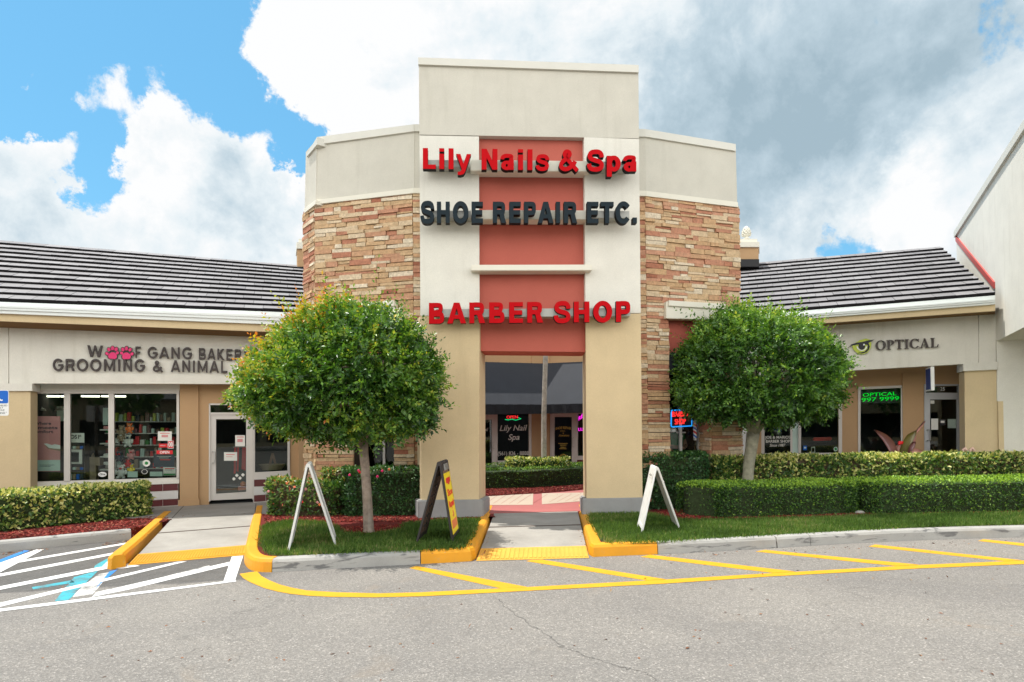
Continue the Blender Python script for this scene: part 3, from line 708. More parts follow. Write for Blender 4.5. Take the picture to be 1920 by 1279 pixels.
bedM = kind(MB().slab([Vector((p.x, p.y, .135)) for p in isl]+[Tw.pt(-.6, .135, .02), Tw.pt(-1.7, .135, -.5), OL.pt(0, .135, 0), OL.pt(-1.98, .135, 0), g(490, 948, .135)], .12).build('mulch_bed', 'mulch'), 'structure')
isr = j1+j2+j3+j4
bedR = kind(MB().slab([Vector((p.x, p.y, .135)) for p in isr]+[Wr.pt(4, .135, .6), Wr.pt(-3.5, .135, .6), OR.pt(2.2, .135, -.1), OR.pt(0, .135, -.1), Tw.pt(1.2, .135, 0)], .12).build('mulch_bed', 'mulch'), 'structure')
poly('walkway', [Wr.pt(4, 0, .6), Wr.pt(4, 0, -4), Wr.pt(-4.2, 0, -4), Wr.pt(-4.2, 0, .6)], .152, 'walk', .1)
bedC = kind(MB().slab([g(x, y, .17) for x, y in [(840, 934), (908, 929.5), (960, 926.5), (1010, 924), (1060, 920), (1100, 916), (1180, 905), (1180, 885), (840, 885)]], .05).build('mulch_bed', 'mulch'), 'structure')

# turf
GRASS_L = [(495, 987), (492, 1010), (494, 1028), (503, 1039), (524, 1043), (650, 1039), (789, 1034.5), (866, 1030.5), (884, 1012), (901, 976), (830, 976), (760, 984), (755, 993), (700, 1004), (640, 1001), (630, 990), (600, 981), (540, 978)]
GRASS_R = [(1104, 968), (1118, 1000), (1128, 1015), (1136, 1021), (1233, 1018), (1340, 1011), (1450, 1004.5), (1600, 996), (1690, 991.5), (1800, 987), (1920, 984), (2150, 979), (2150, 958), (1920, 963), (1780, 965), (1640, 968), (1535, 972), (1440, 974), (1372, 976), (1300, 977), (1262, 976), (1236, 968), (1200, 962), (1150, 958), (1118, 962)]
def inside(P, poly_):
    x, y = P[:, 0], P[:, 1]; c = np.zeros(len(P), bool); n = len(poly_)
    for i in range(n):
        x1, y1 = poly_[i]; x2, y2 = poly_[i-1]
        c ^= ((y1 > y) != (y2 > y)) & (x < (x2-x1)*(y-y1)/(y2-y1+1e-12)+x1)
    return c
MT['blade'] = leafmat('turf blade', [(0, (.055, .105, .022)), (.45, (.105, .20, .038)), (.8, (.18, .28, .065)), (.92, (.30, .32, .12)), (1, (.40, .33, .18))], gloss=.25, trans=.35, rough=.5)
def turf(px, dens, label):
    P3 = [onz(x, y, .142) for x, y in px]; pl = [(p.x, p.y) for p in P3]
    lo = np.array(pl).min(0); hi = np.array(pl).max(0); n = int(dens*(hi-lo).prod())
    P = lo+rng.random((n, 2))*(hi-lo); jit = rng.normal(0, .035, (n, 2)); P = P[inside(P+jit, pl)]; n = len(P)
    C = np.column_stack([P, np.full(n, .135)]); lean = rng.normal(0, .42, (n, 3)); lean[:, 2] = 1
    v = np.clip(rng.normal(.42, .22, n)+.16*np.sin(P[:, 0]*1.7+1.3*np.sin(P[:, 1]*2.2))+.18*np.sin(P[:, 0]*5.1+2*np.sin(P[:, 1]*4))*np.sin(P[:, 1]*6.3), 0, 1)
    L = np.clip(rng.normal(.062, .018, n), .025, .12)
    ob = leaves('grass', C, lean, unit(n), L, np.full(n, .0095), v, MT['blade']); kind(ob, 'stuff', label)
    mb = MB(); mb.slab(P3, .004); kind(mb.build('turf_soil', 'soil'), 'structure')
turf(GRASS_L, 5000, 'short green turf on the small kerbed island around the round tree')
turf(GRASS_R, 4800, 'strip of short green turf between the long kerb and the clipped hedges')
# mulch chips
def chips(polys, n, label):
    mb = MB()
    for px, k, z in polys:
        P3 = [onz(x, y, z) for x, y in px]; pl = [(p.x, p.y) for p in P3]; lo = np.array(pl).min(0); hi = np.array(pl).max(0)
        P = lo+rng.random((k, 2))*(hi-lo); P = P[inside(P, pl)]
        for x, y in P:
            a = random.random()*6.28; l = random.uniform(.012, .035); q = random.uniform(.004, .009); t = random.uniform(-.5, .5)
            d = Vector((math.cos(a), math.sin(a), t)).normalized(); s_ = Vector((-math.sin(a), math.cos(a), random.uniform(-.4, .4)))
            c = Vector((x, y, z+.008)); mb.bar(c-d*l, c+d*l, s_*q, Vector((0, 0, .003)), 0, random.random())
    ob = mb.build('mulch_chips', 'chip'); kind(ob, 'stuff', label)
chips([([(-60, 1022), (0, 1012), (150, 1000), (262, 990), (322, 975), (300, 968), (0, 1000)], 5200, .137), ([(500, 985), (494, 966), (900, 962), (900, 976), (840, 978), (540, 980)], 7000, .137), ([(632, 990), (642, 1002), (700, 1005), (756, 994), (762, 984), (700, 986)], 2600, .137),
       ([(1106, 966), (1190, 955), (1200, 961), (1120, 968)], 1500, .137), ([(1216, 962), (1270, 956), (1300, 960), (1300, 978), (1250, 974)], 1800, .137), ([(1290, 978), (1290, 962), (1640, 958), (1930, 948), (1930, 962), (1640, 968)], 14000, .137),
       ([(905, 930), (960, 926.5), (1060, 920), (1100, 916), (1100, 910), (905, 914)], 5200, .172)], 0, 'loose red mulch chips on the planting beds')
# dead leaves and litter lying about
MT['deadleaf'] = mat('dead leaf', 0, rough=.8, var=.1, attr=[(0, (.10, .04, .02)), (.5, (.22, .08, .03)), (.8, (.34, .15, .06)), (1, (.30, .22, .12))])
zs = []
def litter(n, f): 
    for _ in range(n): zs.append(f())
ru = random.uniform
def kside(x0, y0, x1, y1, s, n, z=.004):
    def f():
        t = random.random(); p = onz(x0+(x1-x0)*t+random.gauss(0, 3), y0+(y1-y0)*t+abs(random.gauss(0, s)), z); return p
    litter(n, f)
kside(195, 1018, 250, 1012, 2.5, 60); kside(0, 1037, 90, 1028, 2, 60); kside(238, 1060, 270, 1032, 1.5, 16); kside(1240, 1041, 1920, 1009, 3.5, 70)
kside(905, 1040, 926, 970, 1.0, 14, .07); kside(1086, 970, 1102, 1040, 1.0, 22, .08); kside(300, 966, 470, 958, 5, 14, .153)
litter(90, lambda: onz(ru(0, 1920), ru(1100, 1279), .003)); litter(60, lambda: onz(ru(950, 1900), ru(1030, 1090), .003)); litter(50, lambda: onz(ru(500, 890), ru(1000, 1040), .175)); litter(60, lambda: onz(ru(1130, 1500), ru(985, 1005), .17))
litter(25, lambda: onz(ru(910, 1090), ru(920, 926), .178)); litter(60, lambda: onz(ru(0, 280), ru(985, 1003), .15))
C = np.array([tuple(z) for z in zs]); n = len(C); dd = unit(n); dd[:, 2] *= .25; nn = unit(n)*.3; nn[:, 2] = 1
kind(leaves('fallen_leaves', C, dd, nn, rng.uniform(.02, .05, n), rng.uniform(.010, .022, n), rng.random(n), MT['deadleaf']), 'stuff', 'small dead leaves scattered over asphalt, kerbs and turf')
# ------------------------------------------------------------------ the gate tower and its two stone-clad wings
def lerp2(a, b, t): return (a[0]+(b[0]-a[0])*t, a[1]+(b[1]-a[1])*t)
gate = thing('gate_tower', 'tall cream and tan stucco gate tower with red recessed panel, flanked by ledge-stone walls', 'building', tuple(Tw.pt(0, 0)))
D_ = -.8
mb = MB()
mb.wp(Tw, [(785.2, 116), (1197, 130), (1198, 259.5), (786.3, 252.5)], D_, 0); mb.build('header', 'greige', gate); mb = MB()
mb.wp(Tw, [(786.4, 254), (898, 256), (899.3, 591), (788.4, 592)], D_, 0)
mb.wp(Tw, [(1095, 257.5), (1198.1, 260.8), (1201.3, 587), (1098, 588)], D_, 0)
mb.wp(Tw, [(786.8, 240), (1197.5, 246), (1201, 586), (788, 590)], D_+.02, -.16)                            # core behind the grooves
mb.build('wall', 'cream', gate)
mb = MB()
mb.prism([Tw.at(*q) for q in [(788.4, 593), (899.3, 592), (898, 962), (790.5, 964)]], [Tw.at(*q, D_) for q in [(780, 600), (909.5, 600), (910.3, 956), (780, 957)]])
mb.prism([Tw.at(*q) for q in [(1098, 589), (1201.3, 588), (1205, 956), (1100, 957)]], [Tw.at(*q, D_) for q in [(1092, 596), (1201, 596), (1203, 952), (1094, 952)]])
mb.build('pier', 'tan', gate)
mb = MB(); mb.wp(Tw, [(894, 247), (1100, 249), (1103, 660), (894, 658)], D_+.03, -.13); mb.build('recessed_panel', 'red', gate)
mb = MB(); mb.wp(Tw, [(784, 107.6), (1197.5, 121.8), (1197.7, 135.5), (784.2, 120.5)], D_-.03, .045); mb.build('coping', 'coping', gate)
def plinth(f, b):
    mb = MB(); mb.prism([Tw.at(*q, .07) for q in f], [Tw.at(*q, D_-.02) for q in b]); mb.build('plinth', 'plinth', gate, bevel=.02)
plinth([(784, 938), (906, 937), (906, 973), (784, 977)], [(770, 930), (918.5, 930), (918.5, 960), (770, 962)])
plinth([(1091.5, 935), (1209, 933), (1209, 966), (1091.5, 967)], [(1087, 929), (1206, 928), (1206, 957), (1087, 958)])
for q in ([(882, 299.5), (1107, 302), (1107, 322), (882, 320)], [(884, 393.5), (1110, 394.5), (1110, 411.5), (884, 411)], [(883.5, 496.5), (1110.5, 496), (1110.5, 507), (883.5, 507.5)]):
    mb = MB(); mb.wp(Tw, q, -.12, .16); mb.build('ledge', 'ledge', gate, bevel=.008)

def stones(mb, W, ua, ub, z0, top, holes=(), seed=1, hmin=.055, hmax=.108, lmax=.46):
    r = random.Random(seed); z = z0; zm = max(top(ua), top(ub))
    while z < zm-.01:
        h = r.uniform(hmin, hmax)
        for o0, o1, a, b in holes:
            if z < b < z+h+.03: h = b-z
        iv = [(ua, ub)]
        for o0, o1, a, b in holes:
            if a-.01 <= z+h/2 < b: iv = [(p, q) for p, q in [(ua, o0), (o1, ub)] if q-p > .03]
        for p, q in iv:
            u = p
            while u < q-.005:
                l = r.uniform(.13, lmax)
                if u+l > q-.12: l = q-u
                if l > lmax+.1: l *= .5
                hs = [(z, z+h)]
                if h > .085 and r.random() < .42: k = r.uniform(.38, .62); hs = [(z, z+h*k), (z+h*k, z+h)]
                for a, b in hs:
                    t = min(top(u), top(u+l))
                    if a > t-.01: continue
                    b = min(b, t); g_ = r.uniform(.002, .006); d = r.uniform(.008, .045)
                    c = [(u+g_, a+g_*.8), (u+l-g_, a+g_*.8), (u+l-g_, b-g_*.6), (u+g_, b-g_*.6)]
                    fr = [W.pt(x+r.uniform(-.004, .004), y+r.uniform(-.006, .006), d+r.uniform(-.009, .009)) for x, y in c]
                    bk = [W.pt(x, y, -.02) for x, y in c]
                    mb.prism(fr, bk, 0, None, min(1, max(0, r.gauss(.55, .28))))
                u += l
        z += h
def topline(W, a, b):
    (u0, z0), (u1, z1) = W.uz(*a), W.uz(*b)
    return lambda u: z0+(z1-z0)*(u-u0)/(u1-u0)
# upper cream walls, caps and stone ledges
up = MB(); cp = MB(); sl_ = MB()
up.wp(OL, [(593, 262), (777, 240), (777, 362), (592, 383)], -.4, 0); up.wp(OLS, [(573.5, 285), (593.5, 262), (592.5, 384), (571, 402)], -.4, 0); up.wp(OS, [(775, 240), (800, 240), (800, 364), (775, 362)], -.4, 0)
up.wp(OR, [(1209, 248), (1379.5, 276), (1382.5, 388), (1211, 366)], -.4, 0); up.wp(OS, [(1185, 247), (1210.5, 247.5), (1211.5, 367), (1185, 366)], -.4, 0)
up.build('wall', 'greige', gate)
cp.wp(OL, [(594, 257), (776, 233), (776, 246), (594, 271)], -.45, .04); cp.wp(OLS, [(574.5, 290), (594.5, 256.7), (594.5, 270.7), (574.5, 294.5)], -.45, .04); cp.wp(OS, [(775.6, 233), (800, 233), (800, 246.4), (775.6, 246)], -.45, .041)
cp.wp(OR, [(1210, 242), (1379.5, 270), (1380, 283), (1210, 256)], -.45, .04); cp.wp(OS, [(1190, 241.6), (1210.3, 242), (1210.3, 256.2), (1190, 256)], -.45, .041)
cp.build('coping', 'coping', gate)
sl_.wp(OL, [(591, 375), (775.5, 352.6), (775.5, 362), (591, 383)], -.1, .06); sl_.wp(OLS, [(570.3, 391), (591.5, 374.7), (591.5, 382.8), (570.3, 399.5)], -.1, .06); sl_.wp(OS, [(775, 352.5), (800, 352.5), (800, 362), (775, 361.9)], -.1, .062)
sl_.wp(OR, [(1212, 358), (1383.5, 379), (1384.5, 388.5), (1212, 367.5)], -.1, .06); sl_.wp(OS, [(1190, 357), (1212.5, 357.8), (1212.5, 367.3), (1190, 366.8)], -.1, .062)
sl_.build('ledge', 'ledge', gate)
# stone cladding
Z0 = .12
uL0, uL1 = OL.uz(591, 600)[0], OL.uz(776, 600)[0]; uR0, uR1 = OR.uz(1211, 600)[0], OR.uz(1388, 600)[0]
hl = (OL.uz(663, 700)[0], OL.uz(738, 700)[0], Z0, OL.uz(700, 601)[1]); hr_ = (OR.uz(1254, 700)[0], OR.uz(1332, 700)[0], Z0, OR.uz(1290, 596)[1])
st = MB()
stones(st, OL, uL0+.012, uL1, Z0, topline(OL, (591, 381), (776, 360.5)), [hl], 3)
us0, us1 = OLS.uz(571.5, 600)[0], OLS.uz(592.5, 600)[0]
stones(st, OLS, us0, us1, Z0, topline(OLS, (570.5, 398), (591.5, 381)), (), 5)
ut0, ut1 = OS.uz(775.5, 600)[0], OS.uz(793, 600)[0]
stones(st, OS, ut0, ut1, Z0, lambda u: OS.uz(780, 361)[1], (), 8)
st.build('stone_cladding', 'stone', gate)
st = MB()
stones(st, OR, uR0, uR1, Z0, topline(OR, (1211, 366), (1385, 387)), [hr_], 11)
vt0, vt1 = OS.uz(1196, 600)[0], OS.uz(1212, 600)[0]
stones(st, OS, vt0, vt1, Z0, lambda u: OS.uz(1205, 366)[1], (), 13)
jp = OR.pt(hr_[1], 0, -.5); JR = Wall((jp.x, jp.y), 19-90); stones(st, JR, 0, .5, Z0, lambda u: hr_[3], (), 17)
jp = OR.pt(uR1+.02, 0, -1.2)
st.build('stone_cladding', 'stone', gate)
bk = MB()
def backing(W, u0, u1, hole, ztop):
    bk.wb(W, u0, hole[0]-.002, Z0-.1, ztop, -.5, -.012); bk.wb(W, hole[1]+.002, u1, Z0-.1, ztop, -.5, -.012); bk.wb(W, hole[0]-.002, hole[1]+.002, hole[3]+.002, ztop, -.5, -.012)
backing(OL, uL0+.02, uL1, hl, OL.uz(700, 372)[1]); backing(OR, uR0, uR1-.01, hr_, OR.uz(1300, 380)[1])
bk.wb(OLS, us0, us1-.01, Z0-.1, OLS.uz(580, 392)[1], -.5, -.012); bk.wb(OS, ut0-.01, ut1+.1, 0, OS.uz(780, 357)[1], -.4, -.012); bk.wb(OS, vt0-.1, vt1+.01, 0, OS.uz(1205, 362)[1], -.4, -.012)
bk.build('wall_core', 'mortar', gate)
# window bays under a lintel
def bay(W, hole, lint, neon):
    mb = MB(); mb.wp(W, lint, -.1, .10); lw = hole[1]-hole[0]; (u0, z1) = W.uz(*lint[0]); (u1, z0) = W.uz(*lint[2])
    mb.wb(W, u0-.03, u1+.03, z1-.10, z1+.0, -.1, .14); mb.build('lintel', 'ledge', gate, bevel=.006)
    zb = W.uz((lint[0][0]+lint[1][0])/2, 661)[1]
    mb = MB(); mb.wb(W, hole[0], hole[1], zb, hole[3], -.3, -.14); mb.build('recessed_panel', 'red', gate)
    mb = MB(); mb.wb(W, hole[0]+.001, hole[1]-.001, zb-.42, zb-.001, -.5, -.10); mb.build('awning', 'awning', gate)
    win = MB(); x0, x1 = hole[0], hole[1]
    for a, b in ((x0, x0+.04), (x1-.04, x1), (x0+.50*lw, x0+.56*lw)): win.wb(W, a, b, .5, zb-.42, -.42, -.36)
    win.wb(W, x0+.04, x1-.04, .42, .5, -.42, -.355)
    f = win.build('window', 'frame', gate)
    gl = MB(); gl.wb(W, x0+.04, x0+.50*lw-.001, .5, zb-.42, -.40, -.392); gl.wb(W, x0+.56*lw+.001, x1-.04, .5, zb-.42, -.40, -.392); gp = gl.build('pane', 'glass', gate); sub(gp, f)
    gp.location = (0, 0, 0)
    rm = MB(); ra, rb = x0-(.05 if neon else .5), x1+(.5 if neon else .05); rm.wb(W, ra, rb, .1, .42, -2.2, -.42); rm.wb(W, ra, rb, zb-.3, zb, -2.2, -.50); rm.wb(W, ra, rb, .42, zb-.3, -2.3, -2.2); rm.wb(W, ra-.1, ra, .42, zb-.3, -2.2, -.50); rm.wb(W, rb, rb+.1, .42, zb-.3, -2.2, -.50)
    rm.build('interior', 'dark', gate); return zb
bay(OR, hr_, [(1249, 566), (1350, 570), (1350, 600), (1249, 597)], True)
bay(OL, hl, [(645, 572), (742, 566), (742, 597), (645, 603)], False)

# ------------------------------------------------------------------ shop wings with tiled roofs
def roof(W, x0, x1, eave, ridge, wE, parent, ncourse, pitch, seed, trim_right=None):
    r = random.Random(seed)
    E0, E1 = W.at(*eave[0], wE), W.at(*eave[1], wE); ud = (E1-E0).normalized(); sdv = (-W.n*math.cos(pitch)+Vector((0, 0, math.sin(pitch))))
    sdv = (sdv-ud*sdv.dot(ud)).normalized(); nv = ud.cross(sdv).normalized(); nv = nv if nv.z > 0 else -nv
    def hit(px, py):
        d = ray(px, py); q = CAM+d*((E0-CAM).dot(nv)/d.dot(nv)); return (q-E0).dot(ud), (q-E0).dot(sdv)
    hs = [hit(*p) for p in ridge]
    (ua, sa), (ub, sb) = hs[0], hs[-1]
    rl = lambda u: sa+(sb-sa)*(u-ua)/(ub-ua)
    ulo, uhi = (W.at(x0, eave[0][1], wE)-E0).dot(ud), (W.at(x1, eave[1][1], wE)-E0).dot(ud)
    uhi2 = trim_right if trim_right is not None else None
    mb = MB(); th = .060; tl = .34
    for c in range(ncourse):
        f0, f1 = c/ncourse, (c+1)/ncourse
        u = ulo-(tl*.5 if c % 2 else 0)-r.uniform(0, .05)
        uend = uhi
        if uhi2: uend = uhi+(uhi2-uhi)*(f0+f1)/2
        while u < uend:
            l = min(tl, uend-u)
            s0 = rl(u)*f0; s1 = rl(u)*f1+.03; s0b = rl(u+l)*f0; s1b = rl(u+l)*f1+.03; j = r.uniform(-.004, .004)
            a = [E0+ud*(u+.003)+sdv*s0+nv*(th+j), E0+ud*(u+l-.003)+sdv*s0b+nv*(th+j), E0+ud*(u+l-.003)+sdv*s1b+nv*.012, E0+ud*(u+.003)+sdv*s1+nv*.012]
            b = [p-nv*(th+.004) if k < 2 else p-nv*.02 for k, p in enumerate(a)]
            v = r.random(); o = len(mb.v)
            mb.add(a+b, [[0, 1, 2, 3], [7, 6, 5, 4], [0, 4, 5, 1], [1, 5, 6, 2], [2, 6, 7, 3], [3, 7, 4, 0]], [0, 1, 1, 1, 1, 1], v)
            u += l
    o = mb.build('roof', ['tile', 'tilebutt'], parent)
    dk = MB(); P = [E0+ud*ulo-nv*.03, E0+ud*(uhi)-nv*.03, E0+ud*(uhi2 or uhi)+sdv*rl(uhi)-nv*.03, E0+ud*ulo+sdv*rl(ulo)-nv*.03]
    dk.prism(P, [p-nv*.08 for p in P]); q = dk.build('roof_deck', 'tilebutt', parent)
    back = MB(); R0, R1 = E0+ud*ulo+sdv*rl(ulo), E0+ud*(uhi2 or uhi)+sdv*rl(uhi)
    dn = -W.n*2.5+Vector((0, 0, -1.2)); P = [R0+nv*.01, R1+nv*.01, R1+dn, R0+dn]; back.prism(P, [p-Vector((0, 0, .08)) for p in P]); back.build('roof_back', 'tile', parent)
    return E0, ud, sdv, nv, rl
def eaves(W, wE, gut, gutb, tanb, band, parent, xs):
    ln = lambda L_, x: L_[0][1]+(L_[1][1]-L_[0][1])*(x-L_[0][0])/(L_[1][0]-L_[0][0])
    a, b = xs
    g_ = MB(); h0 = ln(gut, a); h1 = ln(gut, b)
    def seg(o0, o1, w0, w1):
        g_.wp(W, [(a, h0+(ln(gutb, a)-h0)*o0), (b, h1+(ln(gutb, b)-h1)*o0), (b, h1+(ln(gutb, b)-h1)*o1), (a, h0+(ln(gutb, a)-h0)*o1)], w0, w1)
    seg(0, .22, wE-.02, wE+.115); seg(.22, .55, wE-.02, wE+.10); seg(.55, 1.0, wE-.02, wE+.07)
    g_.wp(W, [(a, h0-7), (b, h1-7), (b, h1+1), (a, h0+1)], wE-.05, wE-.01)
    g_.build('gutter', 'gutter', parent)
    t_ = MB(); t_.wp(W, [(a, ln(gutb, a)-1), (b, ln(gutb, b)-1), (b, ln(tanb, b)), (a, ln(tanb, a))], wE-.06, wE); t_.build('eave_board', 'tan', parent)
    z0, z1 = W.at(a, ln(tanb, a), wE-.03), W.at(b, ln(tanb, b), wE-.03)
    i0, i1 = W.at(a, ln(band, a), -.02), W.at(b, ln(band, b), -.02)
    s_ = MB(); P = [z0+Vector((0, 0, .03)), z1+Vector((0, 0, .03)), i1+Vector((0, 0, .01)), i0+Vector((0, 0, .01))]; s_.prism(P, [p+Vector((0, 0, .04)) for p in P]); s_.build('soffit', 'soffit', parent)

wing1 = thing('shop_wing', 'low shop row under grey tiled roof holding the pet shop with display windows', 'building', tuple(Ll.pt(0, .15)))
WE = .62
eaves(Ll, WE, [(0, 573), (478, 590.5)], [(0, 587.5), (478, 606.8)], [(0, 602), (425, 619)], [(17, 616.5), (440, 632)], wing1, (-170, 600))
roof(Ll, -170, 600, [(0, 565), (560, 586)], [(0, 452), (573, 500)], WE-.02, wing1, 12, R(27), 4)
mb = MB()
mb.wp(Ll, [(-170, 596), (15.8, 603), (15.8, 719), (-170, 719)], -.15, 0); mb.wp(Ll, [(17.4, 603), (600, 625), (600, 720.5), (17.4, 719)], -.15, 0); mb.wp(Ll, [(-165, 612), (595, 640), (595, 717), (-165, 716)], -.16, -.02)
mb.wp(Ll, [(-170, 719.2), (56, 719.2), (56, 721), (-170, 721)], -.4, -.01)
mb.build('sign_band', 'cream', wing1)
mb = MB(); mb.wp(Ll, [(-90, 719), (60.3, 719), (60.3, 733), (-90, 734)], -.36, .07); mb.build('capital', 'cream', wing1)
mb = MB(); mb.wp(Ll, [(-82, 733.5), (57, 732.7), (57, 968), (-82, 975)], -.34, .02); mb.build('pillar', 'tan', wing1)
mb = MB(); mb.wp(Wl, [(30, 700), (337, 700), (337, 732), (30, 732)], -.15, .03); mb.wp(Wl, [(30, 905.5), (336, 899.5), (336, 906.5), (30, 919)], -.15, .05)
mb.wp(Wl, [(20, 700), (30, 700), (30, 960), (20, 960)], -.15, .03); mb.build('wall', 'cream', wing1)
mb = MB()
mb.wp(Wl, [(337, 700), (372, 700), (372, 945), (337, 948)], -.2, .05); mb.wp(Wl, [(334, 938), (374, 936), (374, 947), (334, 950)], -.1, .07)
mb.wp(Wl, [(372, 700), (392, 700), (392, 946), (372, 948)], -.2, 0); mb.wp(Wl, [(392, 700), (600, 700), (600, 756), (392, 756.5)], -.2, 0); mb.wp(Wl, [(544, 756), (600, 756), (600, 942), (544, 942)], -.2, 0); mb.wp(Wl, [(560, 700), (600, 700), (600, 945), (560, 945)], -.1, .12)
mb.build('wall', 'shoptan', wing1)
mb = MB(); mw = MB()                                     # tile courses under the windows
def tiles(x0, x1, ya0, ya1, yb0, yb1, n, yl0, yl1):
    for rr, M_ in ((0, mb), (1, mw), (2, mb)):
        for k in range(n):
            a0, a1 = x0+(x1-x0)*k/n+.5, x0+(x1-x0)*(k+1)/n-.5
            if rr == 1: a0 -= .5; a1 += .5
            f = lambda x, t: (ya0+(yb0-ya0)*(x-x0)/(x1-x0))*(1-t)+(ya1+(yb1-ya1)*(x-x0)/(x1-x0))*t
            t0, t1 = (0, .32) if rr == 0 else (.34, .70) if rr == 1 else (.72, 1)
            M_.wp(Wl, [(a0, f(a0, t0)), (a1, f(a1, t0)), (a1, f(a1, t1)), (a0, f(a0, t1))], -.1, .03)
tiles(45, 334, 919, 965, 906, 947, 10, 0, 0); tiles(476, 543, 899, 941, 897, 936, 3, 0, 0)
mb.wp(Wl, [(474, 941), (600, 936), (600, 945), (474, 948)], -.1, .01)
mb.build('tile_course', 'maroon', wing1); mw.build('tile_course', 'whitetile', wing1)
mb = MB(); mb.wp(Wl, [(45, 918), (334, 906), (334, 950), (45, 966)], -.15, .02); mb.wp(Wl, [(475, 887), (544, 884), (544, 897.5), (475, 899.5)], -.15, .04); mb.wp(Wl, [(475, 898), (545, 896), (545, 940), (475, 943)], -.15, .02); mb.build('window_sill', 'frame', wing1)
def window(W, frames, panes, parent, fm='frame', gm='glass', w=0.0):
    fb = MB()
    for q in frames: fb.wp(W, q, w-.06, w+.025)
    f = fb.build('window', fm, parent)
    for q in panes:
        gb = MB(); gb.wp(W, q, w-.03, w-.022); p = gb.build('pane', gm, parent); sub(p, f); p.location = (0, 0, 0)
    return f
window(Wl, [[(30, 731.5), (336, 732), (336, 738), (30, 738)], [(30, 904.5), (336, 895.5), (336, 901.5), (30, 912)], rect(119.8, 737.5, 131.2, 907), rect(203, 737.5, 213.8, 904), rect(331, 737.5, 336, 901), rect(30, 737.5, 38, 909)],
       [[(38, 737.5), (119.8, 737.5), (119.8, 904), (38, 907)], [(131.2, 737.5), (203, 737.5), (203, 901), (131.2, 903)], [(213.8, 737.5), (331, 737.5), (331, 897), (213.8, 901)]], wing1)
window(Wl, [[(476, 762), (543, 762), (543, 768), (476, 768)], [(476, 886), (543, 882.5), (543, 888), (476, 891.5)], rect(539, 767, 543.5, 884), rect(476, 767, 478, 888)], [[(478, 767), (539, 767), (539, 884), (478, 887.5)]], wing1)
def door(W, parent, outer, jx, ty, leaf, glassq, fm, handle, hinge_right=True, gm='glassd'):
    """outer = x0,x1,top,bottom0,bottom1 of the frame; ty = transom bar; leaf and glass in photo points"""
    x0, x1, t, b0, b1 = outer; f = MB()
    f.wp(W, [(x0, t), (x1, t), (x1, t+3), (x0, t+3)], -.08, .03); f.wp(W, [(x0, t), (x0+jx, t), (x0+jx, b0-.3), (x0, b0)], -.08, .03); f.wp(W, [(x1-jx, t), (x1, t), (x1, b1), (x1-jx, b1+.3)], -.08, .03)
    if ty: f.wp(W, [(x0, ty), (x1, ty), (x1, ty+4), (x0, ty+4)], -.08, .03)
    fr = f.build('door_frame', fm, parent)
    if ty:
        g1 = MB(); g1.wp(W, [(x0+jx, t+3), (x1-jx, t+3), (x1-jx, ty), (x0+jx, ty)], -.04, -.03); q = g1.build('transom_pane', gm, parent); sub(q, fr); q.location = (0, 0, 0)
    lx0, lx1, lt, lb0, lb1 = leaf; gx0, gx1, gt, gb0, gb1 = glassq; m = MB()
    m.wp(W, [(lx0, lt), (lx1, lt), (lx1, gt), (lx0, gt)], -.05, .005); m.wp(W, [(lx0, gt), (gx0, gt), (gx0, gb0), (lx0, lb0)], -.05, .005); m.wp(W, [(gx1, gt), (lx1, gt), (lx1, lb1), (gx1, gb1)], -.05, .005); m.wp(W, [(gx0, gb0), (gx1, gb1), (lx1, lb1), (lx0, lb0)], -.05, .004)
    d = m.build('door', fm, parent)
    g2 = MB(); g2.wp(W, [(gx0, gt), (gx1, gt), (gx1, gb1), (gx0, gb0)], -.03, -.022); q = g2.build('pane', gm, parent); sub(q, d); q.location = (0, 0, 0)
    hx, h0, h1, s_ = handle; hb = MB()
    a, b = W.at(hx, h0, .01), W.at(hx, h1, .01); o = W.n*.06; k = W.u*(.05*s_)
    hb.tube([a, a+o, a+o+k, b+o+k, b+o, b], .011, 6); q = hb.build('handle', 'metal', parent); sub(q, d); q.location = (0, 0, 0)
    return d
door(Wl, wing1, (391.5, 476, 756.5, 940.5, 936.5), 2.8, 773.5, (394.5, 473, 777.5, 938.5, 934.8), (405, 461.5, 786, 926, 922.5), 'frame', (398.5, 847, 868, 1))
letters('21', Wl, (427, 767.5), (441, 767.5), 7, -.022, -.018, ['white'], wing1, 'door_digit')
# the room behind the glass
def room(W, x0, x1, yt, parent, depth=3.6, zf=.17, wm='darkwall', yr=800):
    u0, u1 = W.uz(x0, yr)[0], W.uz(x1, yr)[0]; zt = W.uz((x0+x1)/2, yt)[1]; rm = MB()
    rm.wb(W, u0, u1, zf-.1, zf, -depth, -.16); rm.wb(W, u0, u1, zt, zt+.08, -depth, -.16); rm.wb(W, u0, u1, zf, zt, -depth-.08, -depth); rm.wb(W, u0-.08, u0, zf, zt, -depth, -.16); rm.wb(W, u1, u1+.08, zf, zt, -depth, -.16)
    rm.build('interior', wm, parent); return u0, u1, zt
u0, u1, zt = room(Wl, 22, 598, 715, wing1)
W_in = Wl.off(-1.9)
for a, b in ((60, 122), (152, 186), (190, 235), (420, 470)):
    l_ = MB(); l_.wp(W_in, [(a, 741.5), (b, 741.8), (b, 744.5), (a, 744.2)], -.06, 0); l_.build('ceiling_light', 'light', wing1)
# rest of the building mass
mb = MB(); ul, ur = Ll.uz(-170, 700)[0], Ll.uz(600, 700)[0]
mb.wb(Wl, ul-.3, ur, .1, 2.6, -7.2, -7.0); mb.wb(Wl, ul-.3, ul, .1, 2.6, -7, 0); mb.build('rear_wall', 'shoptan', wing1)
